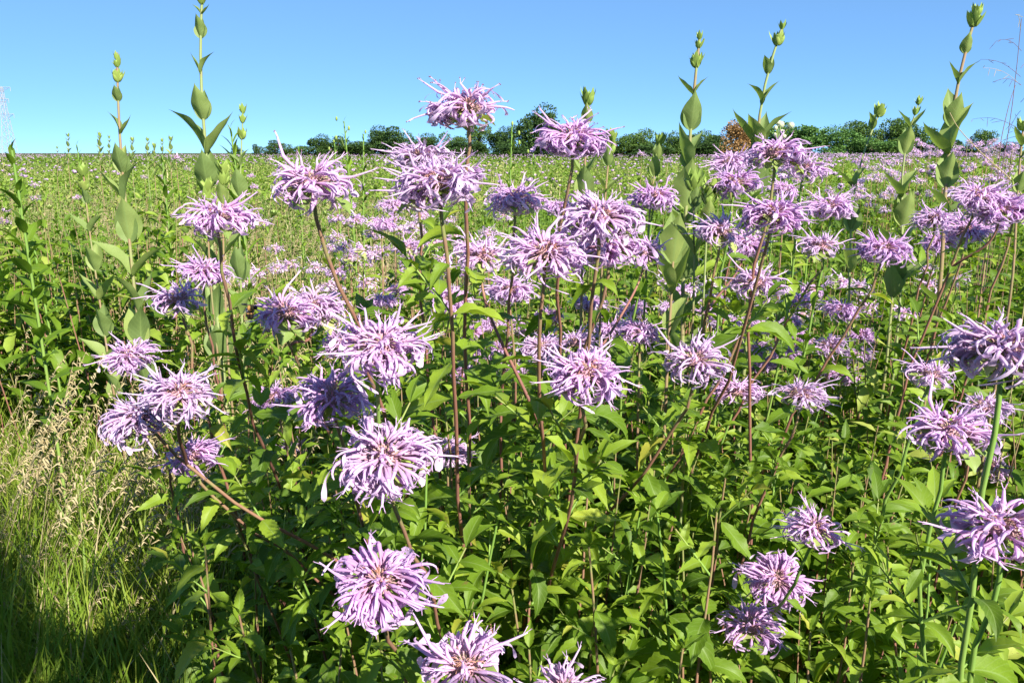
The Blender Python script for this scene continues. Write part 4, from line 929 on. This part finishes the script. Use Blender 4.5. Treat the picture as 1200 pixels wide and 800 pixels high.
# ------------------------------------------------------------------ trees on the horizon
def tree_proto(seed, mat, nblob=16, nleaf=420, h=1.0, wide=.62, leaf=.040, sparse=False):
    r = np.random.RandomState(seed); tr = MB()
    sweep(tr, [(0, 0, 0), (.01, 0, .2), (-.01, .01, .45), (0, 0, .75)], [.035, .028, .02, .008], 7)
    cs = []
    for i in range(nblob):
        a = r.uniform(0, 6.28); rr = wide * .62 * math.sqrt(r.uniform(0, 1)); z = r.uniform(.25, .92) - rr * .3
        c = np.array([math.cos(a) * rr, math.sin(a) * rr, z]); cs.append((c, r.uniform(.11, .2)))
        sweep(tr, [(0, 0, min(z * .6, .5)), c * [.5, .5, .85], c], [.014, .009, .004], 5)
    cm = MB(); pr = leaf_arrays(.8, 30, 0, 4, 2, 0, .4, 10, 0, petiole=0)
    for c, s in cs:
        n = nleaf; d = norm(r.normal(0, 1, (n, 3))); rad = s * r.uniform(.55, 1.08, n) ** .6; p = c + d * rad[:, None] * [1.15, 1.15, .85]
        p += r.normal(0, s * .10, (n, 3))
        yaw = np.arctan2(d[:, 1], d[:, 0]) + r.normal(0, .6, n); scatter(cm, pr, frames(yaw, np.arcsin(np.clip(d[:, 2], -1, 1)) * .5 + r.normal(0, .5, n), r.normal(0, .9, n), r.uniform(.6, 1.3, n) * leaf), p, np.full(n, r.uniform(0, .6)) + r.uniform(0, .4, n))
    return tr.mesh("trunk", [BARK]), cm.mesh("crown", [mat])
TP = [tree_proto(1, T_DARK), tree_proto(2, T_DARK, 20), tree_proto(3, T_MID, 18), tree_proto(4, T_LIGHT, 15, wide=.8), tree_proto(5, T_MID, 14, wide=.5), tree_proto(6, T_ORANGE, 14, 260, wide=.5, leaf=.045)]
def tree(px, top, wpx, D, kind, label):
    hgt = (179 - top) * 1.32 / FPX * D + H; sx = wpx / FPX * D / 1.05; b = P(px, 179, D); r = np.random.RandomState(int(px * 3 + top))
    root = thing("horizon_tree" if kind != 5 else "orange_shrub", (b[0], b[1], -.1), label, "tree", "trees along the far edge of the field")
    yaw = r.uniform(0, 6.28)
    for nme, me in zip(("trunk", "crown"), TP[kind]):
        o = link(nme, me, root); o.rotation_euler = (0, 0, yaw); o.scale = (sx, sx, hgt)
    return root
TR = [(278,171,16,190,0,"tiny low tree far left of the tree line"),(303,170,18,185,0,"small low tree beside the tiny one at the left end of the line"),(323,166,34,165,0,"small round tree, first clear one of the left tree group"),
 (376,164,36,150,1,"round dark tree left of the thin budded plants"),(397,162,40,150,0,"dark tree directly behind the thin budded plants"),(425,165,34,150,2,"low green tree right of the thin budded plants"),
 (448,157,44,150,1,"dark tree left of the shaded violet bloom"),(470,153,48,145,0,"taller dark tree behind the shaded violet bloom"),(500,163,40,150,1,"tree hidden behind the shaded violet bloom's right side"),
 (534,160,36,150,2,"tree behind the tallest bloom's stem"),(562,154,40,150,4,"blue green tree just right of the tallest bloom's stem"),(588,158,40,148,1,"dark low tree under the tallest bloom's right side"),
 (612,146,52,140,0,"dark rounded tree left part of the biggest dark group"),(638,140,58,140,1,"biggest dark tree, left of the bloom by the trees"),(668,152,50,145,0,"dark tree behind the bloom by the trees"),
 (700,160,40,145,1,"dark tree right behind the pale budded rosinweed"),(728,160,44,130,2,"green tree left in the group between the rosinweeds"),(752,156,50,130,2,"highest green tree in the group between the rosinweeds"),
 (782,159,44,130,2,"green tree right in the group between the rosinweeds"),(806,162,40,132,4,"tree behind the tall dark rosinweed's stem"),(826,158,42,130,2,"green tree left of the orange shrub"),
 (846,161,40,128,0,"dark tree beneath the orange shrub's left side"),(862,147,44,105,5,"sparse orange brown shrub standing out of the tree line"),(884,156,50,125,1,"dark tree right of the orange shrub"),
 (915,150,70,115,3,"feathery light green tree behind the pale globes"),(948,154,70,112,3,"feathery light green tree right of the pale globes"),(980,158,66,112,3,"low end of the feathery light green trees"),
 (1005,150,46,120,4,"blue green tree left of the curving rosinweed"),(1032,152,44,118,2,"tree behind the curving rosinweed's bud"),(1052,147,46,118,4,"tree behind the ragged-topped rosinweed"),(1080,150,44,118,2,"last tall tree, left of the tall right rosinweed"),
 (1108,164,40,130,1,"low tree behind the tall right rosinweed"),(1150,158,34,120,4,"blue green treetop alone beyond the right-hand drift"),(1180,170,40,140,1,"low treetop near the right edge"),
 (1020,164,60,110,3,"low bright green bush at the foot of the right trees"),(765,172,60,120,1,"dark low bush under the middle green trees"),(600,172,60,130,1,"dark low bush at the foot of the biggest dark group"),
 (650,170,60,128,1,"dark low bush right at the foot of the biggest dark group"),(1070,166,50,112,1,"dark low bush under the ragged-topped rosinweed"),(350,170,44,150,2,"low bush joining the two left tree groups"),(415,170,60,145,1,"low dark bush under the trees behind the thin budded plants"),(485,168,56,140,1,"low dark bush under the trees behind the shaded violet bloom"),(545,168,60,138,1,"low dark bush under the trees by the tallest bloom's stem"),(695,169,60,128,1,"low dark bush between the biggest dark group and the green trees"),(830,168,60,122,1,"low dark bush under the trees left of the orange shrub"),(905,167,70,118,1,"low dark bush under the feathery light green trees"),(1125,168,50,125,2,"low green bush right of the tall right rosinweed")]
for t in TR: tree(*t)

# ------------------------------------------------------------------ pylons
def pylon(px, top, wpx, D, label):
    hgt = (179 - top) / FPX * D + H; W = wpx / FPX * D; b = P(px, 179, D)
    root = thing("electricity_pylon", (b[0], b[1], 0), label, "pylon"); t = W * .015
    half = lambda f: W * (.24 * (1 - f) ** 1.3 + .07)
    mb = MB(); lev = np.linspace(0, 1, 11)
    for a, c in ((-1, -1), (1, -1), (1, 1), (-1, 1)):
        sweep(mb, [(a * half(f), c * half(f), f * hgt) for f in lev], t, 4)
    for f0, f1 in zip(lev[:-1], lev[1:]):
        for (a, c), (e, g_) in (((-1, -1), (1, -1)), ((1, -1), (1, 1)), ((1, 1), (-1, 1)), ((-1, 1), (-1, -1))):
            for s0, s1 in ((f0, f1), (f1, f0)): sweep(mb, [(a * half(s0), c * half(s0), s0 * hgt), (e * half(s1), g_ * half(s1), s1 * hgt)], t * .6, 3)
    link("tower", mb.mesh("tower", [STEEL]), root)
    for f, w in ((.99, .55), (.82, .35), (.60, .55)):
        mb = MB(); z = f * hgt
        for s in (-1, 1):
            tip = (s * w * W, 0, z)
            for c in (-1, 1): sweep(mb, [(0, c * half(f), z), tip], t * .8, 4); sweep(mb, [(s * half(f), c * half(f), z - .05 * hgt), tip], t * .6, 3)
            sweep(mb, [tip, (tip[0], 0, z - .06 * hgt)], t * .9, 4)
        link("crossarm", mb.mesh("crossarm", [STEEL]), root)
pylon(12, 105, 19, 560, "pale lattice pylon on the left horizon"); pylon(1, 148, 8, 1300, "second tiny pylon at the very left edge")

# ------------------------------------------------------------------ light
EL, AZ = R(37), R(146)                               # azimuth clockwise from the viewing direction (+Y)
sd = Vector((math.cos(EL) * math.sin(AZ), math.cos(EL) * math.cos(AZ), math.sin(EL)))
sun = bpy.data.lights.new("sun", 'SUN'); sun.energy = 5.0; sun.angle = R(.53); sun.color = (1, .93, .80)
so = bpy.data.objects.new("sun", sun); COL.objects.link(so); so.rotation_euler = sd.to_track_quat('Z', 'Y').to_euler()
w = bpy.data.worlds.new("World"); sc.world = w; w.use_nodes = True; nt = w.node_tree; nt.nodes.clear()
sky = nd(nt, 'ShaderNodeTexSky', sky_type='NISHITA', sun_disc=False); sky.sun_elevation = EL; sky.sun_rotation = AZ; sky.altitude = 9000; sky.air_density = 1.0; sky.dust_density = 0; sky.ozone_density = 6
bg = nd(nt, 'ShaderNodeBackground', i_Strength=.105); gam = nd(nt, 'ShaderNodeGamma'); gam.inputs[1].default_value = .5; nt.links.new(sky.outputs[0], gam.inputs[0]); skc = mixc(nt, 1.0, gam.outputs[0], (1.15, 1.72, 2.15), 'MULTIPLY'); out = nd(nt, 'ShaderNodeOutputWorld'); nt.links.new(skc, bg.inputs[0]); nt.links.new(bg.outputs[0], out.inputs[0])
vs = sc.view_settings; vs.view_transform = 'Standard'; vs.look = 'None'; vs.exposure = 1.13; vs.gamma = 1; vs.use_curve_mapping = False
sc.cycles.max_bounces = 6; sc.cycles.diffuse_bounces = 3; sc.cycles.glossy_bounces = 2; sc.cycles.transmission_bounces = 4
sc.cycles.use_denoising = True; sc.cycles.use_adaptive_sampling = True
